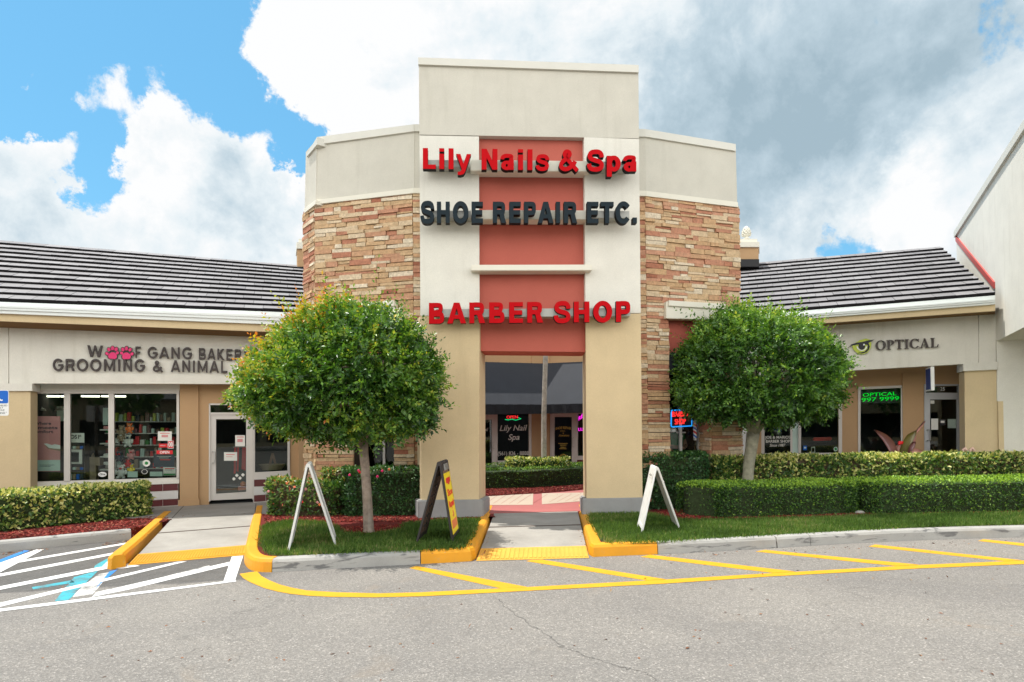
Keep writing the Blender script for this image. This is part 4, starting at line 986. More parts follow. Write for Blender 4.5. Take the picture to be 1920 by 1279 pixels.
# stone-capped roof piers
def roofpier(W, xs, cap, bod, base, wd, parent, fin=None):
    mb = MB(); mb.wp(W, [(xs[0]+1.5, bod[0]), (xs[1]-1.5, bod[0]), (xs[1]-1.5, bod[1]), (xs[0]+1.5, bod[1])], -wd, 0); p = mb.build('roof_pier', 'shoptan', parent)
    cb = MB(); h = cap[1]-cap[0]; cb.wp(W, rect(xs[0], cap[0]+h*.35, xs[1], cap[1]), -wd-.06, .06); cb.wp(W, rect(xs[0]+4, cap[0], xs[1]-4, cap[0]+h*.35), -wd, -.02); q = cb.build('cap', 'ledge', parent); sub(q, p); q.location = (0, 0, 0)
    bb = MB(); bb.wp(W, rect(xs[0]+.5, base[0], xs[1]-.5, base[1]), -wd-.02, .02); q = bb.build('roofing_felt', 'black', parent); sub(q, p); q.location = (0, 0, 0)
    if fin:
        x, y0, y1, rx = fin; b_ = W.at(x, y1, -wd/2); t_ = W.at(x, y0, -wd/2); H_ = t_.z-b_.z; r_ = rx/F*(b_-CAM).length
        fb = MB(); fb.lathe(b_, [(r_*.9, 0), (r_*.9, H_*.06), (r_*.45, H_*.12), (r_*.45, H_*.2), (r_*.9, H_*.3), (r_*1.05, H_*.45), (r_*.98, H_*.62), (r_*.75, H_*.8), (r_*.4, H_*.94), (.01, H_)], 14)
        for i in range(6):
            for k in range(8):
                z = H_*(.28+.11*i); rr = r_*(1.02, 1.08, 1.06, .95, .8, .55)[i]; an = 6.283*(k+.5*(i % 2))/8
                fb.ball(b_+Vector((rr*math.cos(an), rr*math.sin(an), z)), (r_*.3, r_*.3, H_*.055), 0, 6, 4)
        q = fb.build('finial', 'ledge', parent, smooth=True); sub(q, p); q.location = (0, 0, 0)
roofpier(Ll.off(-2.6), (556, 590), (448, 466), (464, 506), (500, 512), .6, wing1)

wing2 = thing('shop_wing', 'low shop row under grey tiled roof holding the optical shop and barber window', 'building', tuple(Rr.pt(0, .15)))
GA = [(1380, 599.5), (1867, 560.8)]
eaves(Rr, WE, GA, [(1380, 607.5), (1867, 570.3)], [(1380, 617.8), (1864, 583)], [(1380, 624), (1858, 591)], wing2, (1375, 1866))
# the roof meets the taller building along the red flashing: the trim is the run of that junction
_E = Rr.at(1866, 553.5, WE-.02)
er = roof(Rr, 1375, 1866, [(1560, 577.5), (1866, 553.5)], [(1425, 493.2), (1790, 461.5)], WE-.02, wing2, 12, R(27), 9)
mb = MB(); mb.wp(Rr, [(1375, 611), (1834, 579), (1834, 681), (1375, 707.5)], -.15, 0); mb.wp(Rr, [(1835.5, 579), (1867, 577), (1867, 679), (1835.5, 681)], -.15, 0); mb.wp(Rr, [(1380, 627), (1860, 594), (1860, 678), (1380, 704)], -.16, -.02); mb.build('sign_band', 'cream', wing2)
mb = MB(); mb.wp(Rr, [(1806.5, 681.5), (1869.5, 677.5), (1869.5, 693), (1806.5, 696)], -.38, .08); mb.build('capital', 'cream', wing2)
mb = MB(); mb.wp(Rr, [(1808.5, 695.5), (1868.5, 692.5), (1872, 885), (1810, 885)], -.36, .02); mb.build('pillar', 'tan', wing2)
mb = MB()
mb.wp(Wr, [(1395, 690), (1900, 660), (1900, 722), (1395, 730)], -.2, 0); mb.wp(Wr, [(1572, 720), (1609.5, 720), (1609.5, 900), (1572, 900)], -.2, 0); mb.wp(Wr, [(1692, 700), (1732, 700), (1733, 900), (1694, 900)], -.2, .06)
mb.wp(Wr, [(1798.5, 700), (1900, 695), (1900, 900), (1799.5, 900)], -.2, 0); mb.wp(Wr, [(1600, 852), (1700, 852), (1700, 900), (1600, 900)], -.2, .01); mb.wp(Wr, [(1427, 855), (1580, 855), (1580, 900), (1427, 900)], -.2, .01)
mb.wp(Wr, [(1404, 725), (1427.5, 725), (1427.5, 900), (1404, 900)], -.2, .03); mb.build('wall', 'shoptan', wing2)
mb = MB(); mb.wp(Wr, [(1390, 700), (1404, 700), (1404, 900), (1390, 900)], -.2, .25); mb.build('pilaster', 'white', wing2)
window(Wr, [[(1427.5, 728), (1579, 723), (1579, 729), (1427.5, 734)], [(1427.5, 850), (1579, 849), (1579, 855), (1427.5, 857)], rect(1427.5, 730, 1433.5, 852), rect(1482, 728, 1486, 852), rect(1497, 728, 1502, 852), rect(1572.5, 726, 1579, 852)],
       [[(1433.5, 732), (1482, 730), (1482, 851), (1433.5, 851)], [(1502, 730), (1572.5, 727), (1572.5, 850), (1502, 850)]], wing2)
mb = MB(); mb.wp(Wr, rect(1486, 730, 1497, 852), -.06, -.02); mb.build('window_mullion_panel', 'teal', wing2)
window(Wr, [[(1609, 726), (1694, 722.5), (1694, 727), (1609, 730.5)], [(1609, 848.5), (1694, 847), (1694, 851), (1609, 853)], rect(1609, 728, 1613.5, 850), rect(1689.5, 725, 1694, 849)], [[(1613.5, 729), (1689.5, 726), (1689.5, 848), (1613.5, 849)]], wing2)
door(Wr, wing2, (1733, 1799, 720.5, 893, 889), 2.5, 736.5, (1735.5, 1796.5, 740, 890, 887), (1744, 1794, 749, 868, 866), 'alum', (1738.5, 806, 826, 1))
letters('25', Wr, (1763, 732.5), (1771.5, 732.3), 6.5, -.022, -.018, ['white'], wing2, 'door_digit')
room(Wr, 1392, 1830, 700, wing2)
roofpier(Rr.off(-2.6), (1376, 1424), (448, 463), (461, 492), (486, 500), .6, wing2, (1399.5, 424, 449, 6.3))

# taller neighbour at the right edge
big = thing('neighbour_store', 'taller off-white stucco building with sloping-looking coping rising at the right edge', 'building', tuple(Rr.pt(.2, .15)))
Bd = Rr.p+Rr.u*0
Bp = Rr.at(1867, 600, 0.02); Bw = Wall((Bp.x, Bp.y), 0); bang = math.atan2(-.897, -.443); Bw.u = Vector((-.443, -.897, 0)).normalized(); Bw.n = Vector((-.897, .443, 0)).normalized()
# keep the wall square to the roof edge: it runs from behind the ridge to well in front of the shops
mb = MB()
u_far, zc = Bw.uz(1793, 441); u_near, zc2 = Bw.uz(1975, 160)
uf, zb_ = Bw.uz(1868, 640)
uc = Bw.uz(1920, 250)[1]
def P3(u, z, w=0): return Bw.pt(u, z, w)
u_e = Bw.uz(1868.5, 640)[0]; z_top_far = zc; 
mb.prism([P3(u_far, 0), P3(u_e, 0), P3(u_e, zb_), P3(u_near, zb_), P3(u_near, zc2), P3(u_far, zc)], [P3(u_far, 0, -4), P3(u_e, 0, -4), P3(u_e, zb_, -4), P3(u_near, zb_, -4), P3(u_near, zc2, -4), P3(u_far, zc, -4)])
mb.build('wall', 'cream', big)
mb = MB(); c0, c1 = P3(u_far-.03, zc, 0), P3(u_near, zc2, 0); dz = Vector((0, 0, .10)); d2 = Vector((0, 0, -.05))
mb.prism([c0+Bw.n*.05+d2, c1+Bw.n*.05+d2, c1+Bw.n*.05+dz, c0+Bw.n*.05+dz], [p-Bw.n*.4 for p in [c0+Bw.n*.05+d2, c1+Bw.n*.05+d2, c1+Bw.n*.05+dz, c0+Bw.n*.05+dz]]); mb.build('coping', 'coping', big)
mb = MB(); f0, f1 = Bw.at(1794, 452, 0), Bw.at(1866, 541, 0); up_ = Vector((0, 0, .13)); q = [f0, f1, f1+up_, f0+up_]; mb.prism([p+Bw.n*.03 for p in q], [p+Bw.n*.001 for p in q]); mb.build('flashing', 'flashing', big)
# corner pier under the overhang
mb = MB(); mb.wp(Rr, [(1869.5, 600), (1908, 598), (1910, 751), (1869.5, 752)], -.5, .05); mb.build('pier', 'cream', big)
mb = MB(); mb.wp(Rr, [(1871, 752.5), (1910.5, 751.5), (1915, 890), (1874, 890)], -.5, .055); mb.build('pier', 'tan', big)

mb = MB(); mb.wp(Rr, [(1905, 600), (2150, 580), (2150, 690), (1905, 695)], -.9, -.75); mb.build('shop_wall', 'shoptan', big)
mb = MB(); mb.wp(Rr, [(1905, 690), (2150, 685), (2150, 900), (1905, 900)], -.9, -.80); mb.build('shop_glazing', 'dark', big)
mb = MB(); mb.wp(Rr, rect(1914, 690, 1918, 890), -.80, -.72); mb.build('window_post', 'alum', big)
# ------------------------------------------------------------------ rear shops round the court
rear = thing('court_shop', 'tan shop building behind the gate, with charcoal awning over nail spa and shoe repair doors', 'building', tuple(CL.pt(0, .17)))
mb = MB()
mb.wp(CL, [(997, 640), (1019, 640), (1019, 892), (997, 892)], -.2, .04); mb.wp(CL, [(760, 640), (997, 640), (997, 770), (760, 772)], -.2, 0); mb.wp(CL, [(760, 772), (905, 772), (905, 892), (760, 892)], -.2, 0); mb.wp(CL, [(932, 868), (997, 867), (997, 890), (932, 890)], -.2, 0)
mb.wp(CL, [(740, 560), (1018, 575), (1018, 641), (740, 641)], -.2, 0)
mb.wp(CRt, [(1018, 575), (1260, 560), (1260, 641), (1018, 641)], -.2, 0)
mb.wp(CRt, [(1018, 640), (1030.5, 640), (1030.5, 892), (1018, 892)], -.2, .04); mb.wp(CRt, [(1030.5, 640), (1260, 640), (1260, 770), (1030.5, 773)], -.2, 0); mb.wp(CRt, [(1130, 770), (1260, 770), (1260, 892), (1130, 892)], -.2, 0)
mb.build('wall', 'shoptan', rear)
mb = MB(); mb.wp(CRt, [(1082, 862), (1130, 861), (1130, 892), (1082, 892)], -.2, .02); mb.wp(CL, [(932, 873), (997, 871), (997, 892), (932, 892)], -.2, .02); mb.build('tile_course', 'maroon', rear)
mb = MB(); mb.wp(CL, [(745, 572), (1018, 587), (1018, 576), (745, 558)], -.25, .12); mb.wp(CRt, [(1018, 587), (1255, 572), (1255, 558), (1018, 576)], -.25, .12); mb.build('coping', 'ledge', rear)
window(CL, [[(932, 773), (997, 772), (997, 776), (932, 777)], [(932, 864), (997, 862.5), (997, 868), (932, 870)], rect(931.5, 774, 933, 868), rect(992, 774, 997, 868)], [[(933, 776.5), (992, 776), (992, 863), (933, 864)]], rear)
window(CRt, [[(1081.5, 772), (1130, 771), (1130, 775), (1081.5, 776)], [(1081.5, 855), (1130, 854), (1130, 861.5), (1081.5, 862.5)], rect(1081.5, 774, 1083, 860), rect(1126, 774, 1130, 860)], [[(1083, 775.5), (1126, 775), (1126, 854.5), (1083, 855)]], rear)
door(CL, rear, (903, 932, 777.5, 887, 884), 1.2, None, (904, 931, 780, 886, 884), (907, 922.5, 787, 881, 880), 'frame', (925.5, 829, 841, -1))
door(CRt, rear, (1031.5, 1081.5, 774, 884, 887), 1.4, None, (1033.5, 1080.5, 777, 883.5, 886), (1039.5, 1072, 782, 878, 880), 'frame', (1076, 821, 838, -1))
room(CL, 890, 1014, 740, rear, 3.0, .17); room(CRt, 1022, 1140, 740, rear, 3.0, .17)
# awning: sloping cloth with a hanging valance, meeting in the inner corner
def awn(W, x0, x1, xc, cx):
    top0, top1 = W.at(x0, cx[0], .05), W.at(x1, cx[1], .05); b0, b1 = W.at(x0, cx[2], 1.15), W.at(x1, cx[3], 1.15)
    mb = MB(); dn = Vector((0, 0, -.02)); mb.prism([top0, top1, b1, b0], [p+dn for p in [top0, top1, b1, b0]])
    n = 10
    for k in range(1, n):                                    # seams
        a, b = top0.lerp(top1, k/n), b0.lerp(b1, k/n); s_ = (top1-top0).normalized()*.012; mb.prism([a-s_, a+s_, b+s_, b-s_], [p+Vector((0, 0, .006)) for p in [a-s_, a+s_, b+s_, b-s_]])
    o = mb.build('awning', 'awning', rear); v = MB(); q0, q1 = W.at(x0, cx[4], 1.15), W.at(x1, cx[5], 1.15)
    m_ = 26
    for k in range(m_):
        a, b = b0.lerp(b1, k/m_), b0.lerp(b1, (k+1)/m_); c, d = q1.lerp(q0, 1-(k+1)/m_), q1.lerp(q0, 1-k/m_); f = lambda j: W.n*(.025*math.sin(j*2.4))
        v.prism([a, b, c+f(k+1), d+f(k)], [p-W.n*.008 for p in [a, b, c+f(k+1), d+f(k)]])
    q = v.build('valance', 'valance', rear); sub(q, o); q.location = (0, 0, 0)
awn(CL, 800, 1017, 0, (676, 681.5, 757.5, 758.5, 779, 776)); awn(CRt, 1017, 1220, 0, (681.5, 673, 758.5, 753.5, 776, 771))
letters('Lily Nail', CL, (937, 808), (988.5, 807), 10.5, -.021, -.012, ['paper'], rear, 'window_lettering', shear=.25, split=False, bold=.012)
letters('Spa', CL, (953, 825), (974, 824.5), 10.5, -.021, -.012, ['paper'], rear, 'window_lettering', shear=.25, split=False, bold=.012)
letters('(561) 826 - 8888', CL, (933.5, 854), (991.5, 853), 7, -.021, -.012, ['paper'], rear, 'window_lettering', split=False)
letters('ail', CL, (907.5, 808.5), (915.5, 808), 6, -.021, -.012, ['paper'], rear, 'window_lettering', shear=.25, split=False)
letters('SHOE REPAIR', CRt, (1041.5, 806.5), (1071, 806), 4.6, -.021, -.012, ['gold'], rear, 'window_lettering', bold=.02, split=False, arch=2.0)
letters('ETC.', CRt, (1051, 809.8), (1060, 809.6), 2.6, -.021, -.012, ['gold'], rear, 'window_lettering', split=False)
letters('&', CRt, (1055, 814), (1057.5, 814), 3, -.021, -.012, ['gold'], rear, 'window_lettering', split=False)
letters('Alterations', CRt, (1047, 818.8), (1067.5, 818.3), 4, -.021, -.012, ['gold'], rear, 'window_lettering', shear=.3, split=False)
mb = MB()
for x0, x1, y in ((1047, 1064, 831), (1050, 1062, 834), (1051, 1061, 838), (1049, 1062, 841)):
    x = x0
    while x < x1: l = random.uniform(1.2, 3); mb.wp(CRt, rect(x, y, min(x+l, x1), y+1.3), -.021, -.013); x += l+.6
for k in range(9):
    t = k/8; x = 1046+t*19; mb.wp(CRt, rect(x, 857-6*math.sin(math.pi*t), x+1.6, 859.5-6*math.sin(math.pi*t)), -.021, -.013)
mb.wp(CRt, rect(1046, 860, 1065, 862), -.021, -.013); mb.build('window_lettering', 'gold', rear)
def neon(name, W, lab, cat, parts, w=-.2):
    c = W.at(*parts[0][1][0], w) if isinstance(parts[0][1], list) else W.at(950, 780, w)
    t = thing(name, lab, cat, tuple(c)); return t
t = thing('neon_sign', 'red and green neon sign glowing at the top of the nail spa window', 'neon sign', tuple(CL.at(962, 785, -.2)))
letters('OPEN', CL, (950, 785), (971, 784.5), 5.5, -.22, -.20, ['neonred'], t, 'tube_lettering', split=False)
mb = MB(); mb.tube([CL.at(x, y, -.2) for x, y in [(947, 786.5), (953, 787.5), (960, 786), (967, 788), (977, 785), (972, 783)]], .012, 6); mb.build('tube', 'neongreen', t)
t = thing('neon_sign', 'magenta neon lettering tilted upward in the window beside the shoe repair door', 'neon sign', tuple(CRt.at(1090, 785, -.2)))
letters('REPAIR', CRt, (1085, 789), (1108, 770), 7, -.22, -.20, ['neonpink'], t, 'tube_lettering', split=False)
letters('LU', CRt, (1084.5, 808), (1093.5, 807.5), 5.5, -.22, -.2, ['neonpink'], t, 'tube_lettering', split=False)

# ------------------------------------------------------------------ channel letter signs on the gate
def sign(lab, body, W, BL, BR, h, mats, bold, w0=.22, w1=.335, race=None, hr=None, space=1.0, group='channel letter signs on the gate tower'):
    t = thing('channel_letter_sign', lab, 'sign', tuple(W.at(*BL, w0)), group)
    drawn(body, W, BL, BR, h, w0, w1, mats, t, s=bold, hz=bold*.80, gap=space*.75, hr=hr)
    if race:
        for q in race: mb = MB(); mb.wp(W, q, -.02, w0-.002); mb.build('raceway', 'raceway', t)
    return t
sign('big red lettering reading Lily Nails & Spa near the top of the gate tower', 'Lily Nails & Spa', Tw, (789.5, 316.5), (1196.5, 321.5), 39, ['letred', 'letside'], .26, race=[[(800, 300), (881, 300.5), (881, 313.5), (800, 312)], [(1108, 302.5), (1180, 304), (1180, 317), (1108, 316)]], space=.055)
sign('slate grey lettering reading SHOE REPAIR ETC. across the gate tower', 'SHOE REPAIR ETC.', Tw, (788, 418), (1197, 418.5), 40, ['letslate', 'letside'], .265, race=[[(800, 395), (883, 395), (883, 408), (800, 408)], [(1111, 395.5), (1180, 396), (1180, 408.5), (1111, 408.5)]], space=.085)
sign('red lettering reading BARBER SHOP just above the gate opening', 'BARBER SHOP', Tw, (801, 607), (1184, 603.5), 39, ['letred', 'letside'], .265, w0=.18, w1=.26, race=[[(818, 580), (1182, 577.5), (1182, 592.5), (818, 595)]], space=.10)
# pet shop sign
t = thing('shop_sign', 'dark brown letters with two pink paw prints on the pet shop band', 'sign', tuple(Ll.at(265, 675)))
for body, BL, BR, h, hr in (('W', (163.5, 669.3), (192.5, 669.8), 22, 22), ('F', (252.5, 670.6), (264, 671), 21, 21), ('GANG', (276, 671.5), (360.5, 673.5), 21, 22), ('BAKERY', (371.5, 673.5), (470, 677), 21, 21), ('GROOMING', (98, 695.3), (272, 696.5), 22.5, 22.5), ('&', (285.5, 697), (305, 697.3), 21, 21), ('ANIMAL', (320, 697.3), (427, 699.2), 22, 22)):
    drawn(body, Ll, BL, BR, h, .03, .065, ['letbrown', 'letside'], t, s=.18, hz=.165, gap=.13, hr=hr, geo=True)
for cx, cy, fl in ((211, 664.5, 1), (237, 665, -1)):
    ob = MB(); im = MB()
    for (dx, dy, rx, ry, ro) in ((0, -12.5, 4.2, 5.2, -.15), (-8.5, -10, 3.8, 4.8, -.5), (8.5, -10.5, 4, 5, .35), (-13, -1.5, 3.6, 4.6, -.9), (11, -3.0, 3.6, 4.4, .9)):
        ob.wp(Ll, ell(cx+fl*dx*.80, cy+dy*.92, rx*.88+.6, ry*.86+.6, 18, ro*fl), .03, .060); im.wp(Ll, ell(cx+fl*dx*.80, cy+dy*.92, rx*.74, ry*.72, 18, ro*fl), .055, .066)
    pad = [(-10, 3), (-7.5, -2), (-2, -5.5), (3.5, -5), (8, -1), (9.5, 3), (9, 7.5), (4.5, 9.5), (0, 8.8), (-4.5, 9), (-8.5, 7.5)]
    ob.wp(Ll, [(cx+fl*x*1.02, cy+y*1.08) for x, y in pad], .03, .062); im.wp(Ll, [(cx+fl*x*.84, cy+.6+y*.86) for x, y in pad], .055, .067)
    p = ob.build('paw_print', 'letbrown', t); q = im.build('paw_face', 'pink', t); sub(q, p); q.location = (0, 0, 0)
# optical sign: an eye and serif capitals
t = thing('shop_sign', 'dark serif letters reading OPTICAL with a lime green eye emblem', 'sign', tuple(Rr.at(1680, 650)))
def serif(body):
    SW, TH, SE = .21, .075, .055            # thick stem, thin stroke, serif
    box = lambda a, b, c, d: [(a, b), (c, b), (c, d), (a, d)]
    G = {'O': (1.0, ['O']), 'P': (.72, [box(.09, 0, .09+SW, 1), box(0, 0, .40, SE), box(0, 1-SE, .3, 1), 'P']), 'T': (.86, [box(.33, 0, .33+SW, 1), box(.22, 0, .65, SE), box(0, 1-TH, .86, 1), [(0, .72), (.045, .72), (.09, 1-TH), (0, 1-TH)], [(.86, .72), (.815, .72), (.77, 1-TH), (.86, 1-TH)]]),
         'I': (.42, [box(.105, 0, .105+SW, 1), box(0, 0, .42, SE), box(0, 1-SE, .42, 1)]), 'C': (.88, ['C']), 'A': (1.0, [[(.40, 1), (.55, 1), (.90, 0), (.66, 0)], [(.43, .93), (.48, .87), (.19, 0), (.12, 0)], box(.24, .27, .66, .34), box(0, 0, .3, SE), box(.56, 0, 1.0, SE)]),
         'L': (.76, [box(.09, 0, .09+SW, 1), box(0, 0, .55, SE), box(0, 1-SE, .40, 1), [(.55, 0), (.70, 0), (.76, .30), (.71, .30), (.62, .10), (.55, SE)]])}
    x = 0; out = []
    for ch in body:
        wd, P = G[ch]; out.append((ch, x, P)); x += wd+.07
    return out, x-.07
gl_, tot = serif('OPTICAL')
def mapo(x, y): return (1641.8+(1760-1641.8)*x/tot, 656.5+(650.8-656.5)*x/tot-17.6*y)
for ch, x, P in gl_:
    mb = MB(); k = 0
    for p in P:
        if p == 'O' or p == 'C':
            cx, n = .5, 36; a0, a1 = (0, 2*math.pi) if p == 'O' else (.62, 2*math.pi-.62)
            for i in range(n):
                s0, s1 = a0+(a1-a0)*i/n, a0+(a1-a0)*(i+1)/n
                q = [(cx+.5*math.cos(s0), .5+.52*math.sin(s0)), (cx+.5*math.cos(s1), .5+.52*math.sin(s1)), (cx+.27*math.cos(s1), .5+.455*math.sin(s1)), (cx+.27*math.cos(s0), .5+.455*math.sin(s0))]
                mb.wp(Rr, [mapo(x+u, v) for u, v in q], .03, .062)
            if p == 'C': mb.wp(Rr, [mapo(x+u, v) for u, v in [(.82, .98), (.87, .98), (.87, .66), (.82, .70)]], .03, .063)
        elif p == 'P':
            n = 14
            for i in range(n):
                s0, s1 = -math.pi/2+math.pi*i/n, -math.pi/2+math.pi*(i+1)/n
                q = [(.36+.36*math.cos(s0), .72+.28*math.sin(s0)), (.36+.36*math.cos(s1), .72+.28*math.sin(s1)), (.36+.14*math.cos(s1), .72+.22*math.sin(s1)), (.36+.14*math.cos(s0), .72+.22*math.sin(s0))]
                mb.wp(Rr, [mapo(x+u, v) for u, v in q], .03, .0625)
            mb.wp(Rr, [mapo(x+u, v) for u, v in [(.28, .44), (.37, .44), (.37, .50), (.28, .50)]], .03, .0635); mb.wp(Rr, [mapo(x+u, v) for u, v in [(.28, .94), (.37, .94), (.37, 1), (.28, 1)]], .03, .0635)
        else:
            k += 1; mb.wp(Rr, [mapo(x+u, v) for u, v in p], .03, .060+.0015*k)
    mb.build('letter', ['letbrown'], t)
eye = MB(); eye.wp(Rr, [(1598, 648), (1604, 643), (1612, 638), (1624, 634.8), (1632, 637), (1634, 645), (1632, 654), (1626, 661.5), (1617, 664.5), (1607, 662), (1600, 655)], .02, .045); eo = eye.build('eye_emblem', 'lime', t)
e2 = MB()
e2.wp(Rr, [(1590.5, 652), (1596, 646), (1606, 642.5), (1618, 641), (1627, 638.5), (1640, 636.5), (1634, 640.5), (1628.5, 643), (1631, 650), (1629.5, 655), (1624.5, 660.5), (1616, 663), (1608, 660.5), (1613, 661), (1621, 659.5), (1626.5, 654), (1627, 647), (1620, 645.5), (1608, 646), (1597, 648.5)], .045, .052)
e2.wp(Rr, ell(1616, 649, 6.3, 6.8, 20), .045, .058); q = e2.build('eye_outline', 'black', t); sub(q, eo); q.location = (0, 0, 0)
e3 = MB(); e3.wp(Rr, [(1606, 650)]+[(1616+10*math.cos(a), 649+9.0*math.sin(a)) for a in [math.pi*(1-k/12) for k in range(13)]]+[(1624, 650)]+[(1616+7.6*math.cos(a), 649+7.4*math.sin(a)) for a in [math.pi*k/12 for k in range(13)]], .045, .050); e3.wp(Rr, ell(1620, 646.3, 1.7, 1.7, 12), .058, .060); q = e3.build('eye_white', 'white', t); sub(q, eo); q.location = (0, 0, 0)

# hanging blade sign over the optical shop's entrance
bp_ = Rr.at(1741, 690, -.30); t = thing('blade_sign', 'narrow white framed blade sign with blue panel hanging under the optical shop soffit', 'sign', tuple(bp_))
bw = Wall((bp_.x, bp_.y), -21-90); mb = MB()
z1 = Rr.at(1741, 690, -.3).z; z0 = Rr.at(1741, 733.5, -.3).z
mb.wb(bw, -.12, .32, z0, z1, -.03, .03); mb.build('board', 'white', t); mb = MB(); mb.wb(bw, -.09, .28, z0+.03, z1-.03, -.034, .034); mb.build('blue_panel', mat('dark blue panel', (.02, .05, .22), rough=.5), t)
letters_ = []
mb = MB(); mb.tube([bw.pt(.02, z1, 0), bw.pt(.02, z1+.06, 0)], .01, 6); mb.tube([bw.pt(.24, z1, 0), bw.pt(.24, z1+.06, 0)], .01, 6); mb.build('hanger', 'metal', t)

# neon and lettering in the barber shop bay
t = thing('neon_sign', 'red neon BARBER SHOP inside a blue neon border beside the stone wall', 'neon sign', tuple(OR.at(1276, 785, -.38)))
mb = MB(); q = [OR.at(x, y, -.34) for x, y in [(1258.5, 771), (1258.5, 799), (1260, 800.5), (1297, 798.5), (1297, 768), (1260, 769.5), (1258.5, 771)]]; mb.tube(q, .013, 6); mb.build('border_tube', 'neonblue', t)
letters('BARBER', OR, (1261, 781.5), (1294, 780.5), 9.5, -.36, -.34, ['neonred'], t, 'tube_lettering', split=False); letters('SHOP', OR, (1266, 796), (1286, 795), 10, -.36, -.34, ['neonred'], t, 'tube_lettering', split=False, bold=-.005)
mb = MB(); mb.wp(OR, rect(1257.5, 768, 1298, 801.5), -.385, -.375); mb.build('backing_board', 'black', t)
for b_, x0, x1, y in (("Men's", 1272, 1282, 805), ('Hairpieces', 1268, 1286, 812.5), ('sold', 1272.5, 1280, 820)):
    letters(b_, OR, (x0, y), (x1, y-.3), 3.6, -.388, -.382, ['paper'], gate, 'window_lettering', split=False)
def barber_pole(W, x, y0, y1, r, w, lab):
    b_, t_ = W.at(x, y1, w), W.at(x, y0, w); H_ = t_.z-b_.z; t = thing('barber_pole', lab, 'barber pole', tuple(b_))
    n, m_ = 24, 40; mb = MB(); vs = []; fs = []; ms = []
    for i in range(m_+1):
        for k in range(n): a = 6.2832*k/n; vs.append(b_+Vector((r*math.cos(a), r*math.sin(a), H_*(.12+.76*i/m_))))
    for i in range(m_):
        for k in range(n): fs.append([i*n+k, i*n+(k+1) % n, (i+1)*n+(k+1) % n, (i+1)*n+k]); ms.append([0, 1, 0, 2][int(4*((k/n)*1+i/m_*2.2)) % 4])
    mb.add(vs, fs, ms); mb.build('striped_cylinder', ['white', 'redv', 'blue'], t)
    for z0, z1, nm in ((0, .12, 'base_cap'), (.88, 1.0, 'top_cap')):
        mb = MB(); mb.lathe(b_+Vector((0, 0, H_*z0)), [(r*.5, 0), (r*1.15, H_*.02), (r*1.15, H_*.10), (r*.6, H_*.12)], 20); mb.build(nm, 'metal', t)
barber_pole(OR, 1303.5, 785, 826, .035, -.30, 'thin red and white striped barber pole in the stone-framed bay')
barber_pole(Wr, 1458, 772, 815, .085, -.15, 'wide red white and blue striped barber pole in the window above the barber lettering')
for b_, x0, x1, y, sh in (('JOE & MARIOS', 1434.5, 1482, 822.5, 0), ('BARBER SHOP', 1436, 1481.5, 830, 0), ('Since 1987', 1443, 1473, 837.5, .3)):
    letters(b_, Wr, (x0, y), (x1, y-.2), 5.0, -.021, -.014, ['paper'], wing2, 'window_lettering', split=False, shear=sh, bold=.015)
t = thing('led_sign', 'green LED display glowing in the top of the optical shop window', 'LED sign', tuple(Wr.at(1650, 745, -.2)))
letters('OPTICAL', Wr, (1618, 744), (1681, 741), 6.5, -.22, -.2, ['led'], t, 'display_lettering', split=False); letters('997 9999', Wr, (1615.5, 753.5), (1686, 750), 7, -.22, -.2, ['led'], t, 'display_lettering', split=False)
mb = MB(); mb.wp(Wr, rect(1613.5, 733, 1689, 756), -.30, -.25); mb.build('housing', 'black', t)

# disabled parking sign on its post at the left edge
sp = onz(-16, 1003, .135); SW_ = Wall((sp.x, sp.y), 18)
t = thing('parking_sign', 'blue and white disabled parking sign on a post at the left edge', 'sign', tuple(sp))
mb = MB(); mb.bar(sp, SW_.pt(0, SW_.at(-16, 728).z), Vector((.03, 0, 0)), Vector((0, .03, 0))); mb.build('post', 'metal', t)
def rrect(x0, y0, x1, y1, r, n=4):
    P = []
    for cx, cy, a0 in ((x1-r, y0+r, -90), (x1-r, y1-r, 0), (x0+r, y1-r, 90), (x0+r, y0+r, 180)):
        for k in range(n+1): a = R(a0+90*k/n); P.append((cx+r*math.cos(a), cy+r*math.sin(a)))
    return P
mb = MB(); mb.wp(SW_, rrect(-48.5, 731.5, 16.2, 779.5, 3.5), .032, .037); pl = mb.build('sign_plate', 'white', t)
mb = MB(); mb.wp(SW_, rrect(-47.5, 732.5, 15.2, 756.5, 3), .036, .039); q = mb.build('blue_panel', 'blue', t); sub(q, pl); q.location = (0, 0, 0)
mb = MB()                                              # wheelchair figure
def line2(P, r_): 
    for a, b in zip(P, P[1:]):
        dx, dy = b[0]-a[0], b[1]-a[1]; L_ = math.hypot(dx, dy); nx, ny = -dy/L_*r_, dx/L_*r_; mb.wp(SW_, [(a[0]+nx, a[1]+ny), (b[0]+nx, b[1]+ny), (b[0]-nx, b[1]-ny), (a[0]-nx, a[1]-ny)], .039, .0405+.0003*random.random())
line2([(-14+8.5*math.cos(a), 746.5+7*math.sin(a)) for a in [R(-70-d) for d in range(0, -290, -24)]], 1.0); line2([(-16, 737), (-15, 744.5), (-4, 744.8), (1.5, 751), (5, 750)], 1.2); mb.wp(SW_, ell(-16.5, 735, 1.9, 1.9, 12), .039, .0412)
q = mb.build('wheelchair_symbol', 'white', t); sub(q, pl); q.location = (0, 0, 0)
for b_, x0, x1, y in (('PARKING BY DISABLED', -44, 13.5, 761.8), ('PERMIT ONLY', -28, 6, 766), ('TOW AWAY ZONE', -33, 8.5, 770.5), ('FINE "250."', -18, 12.5, 776.3)):
    q = letters(b_, SW_, (x0, y), (x1, y), 2.9 if y < 772 else 3.7, .0365, .0385, ['black'], t, 'lettering', split=False); sub(q, pl); q.location = (0, 0, 0)

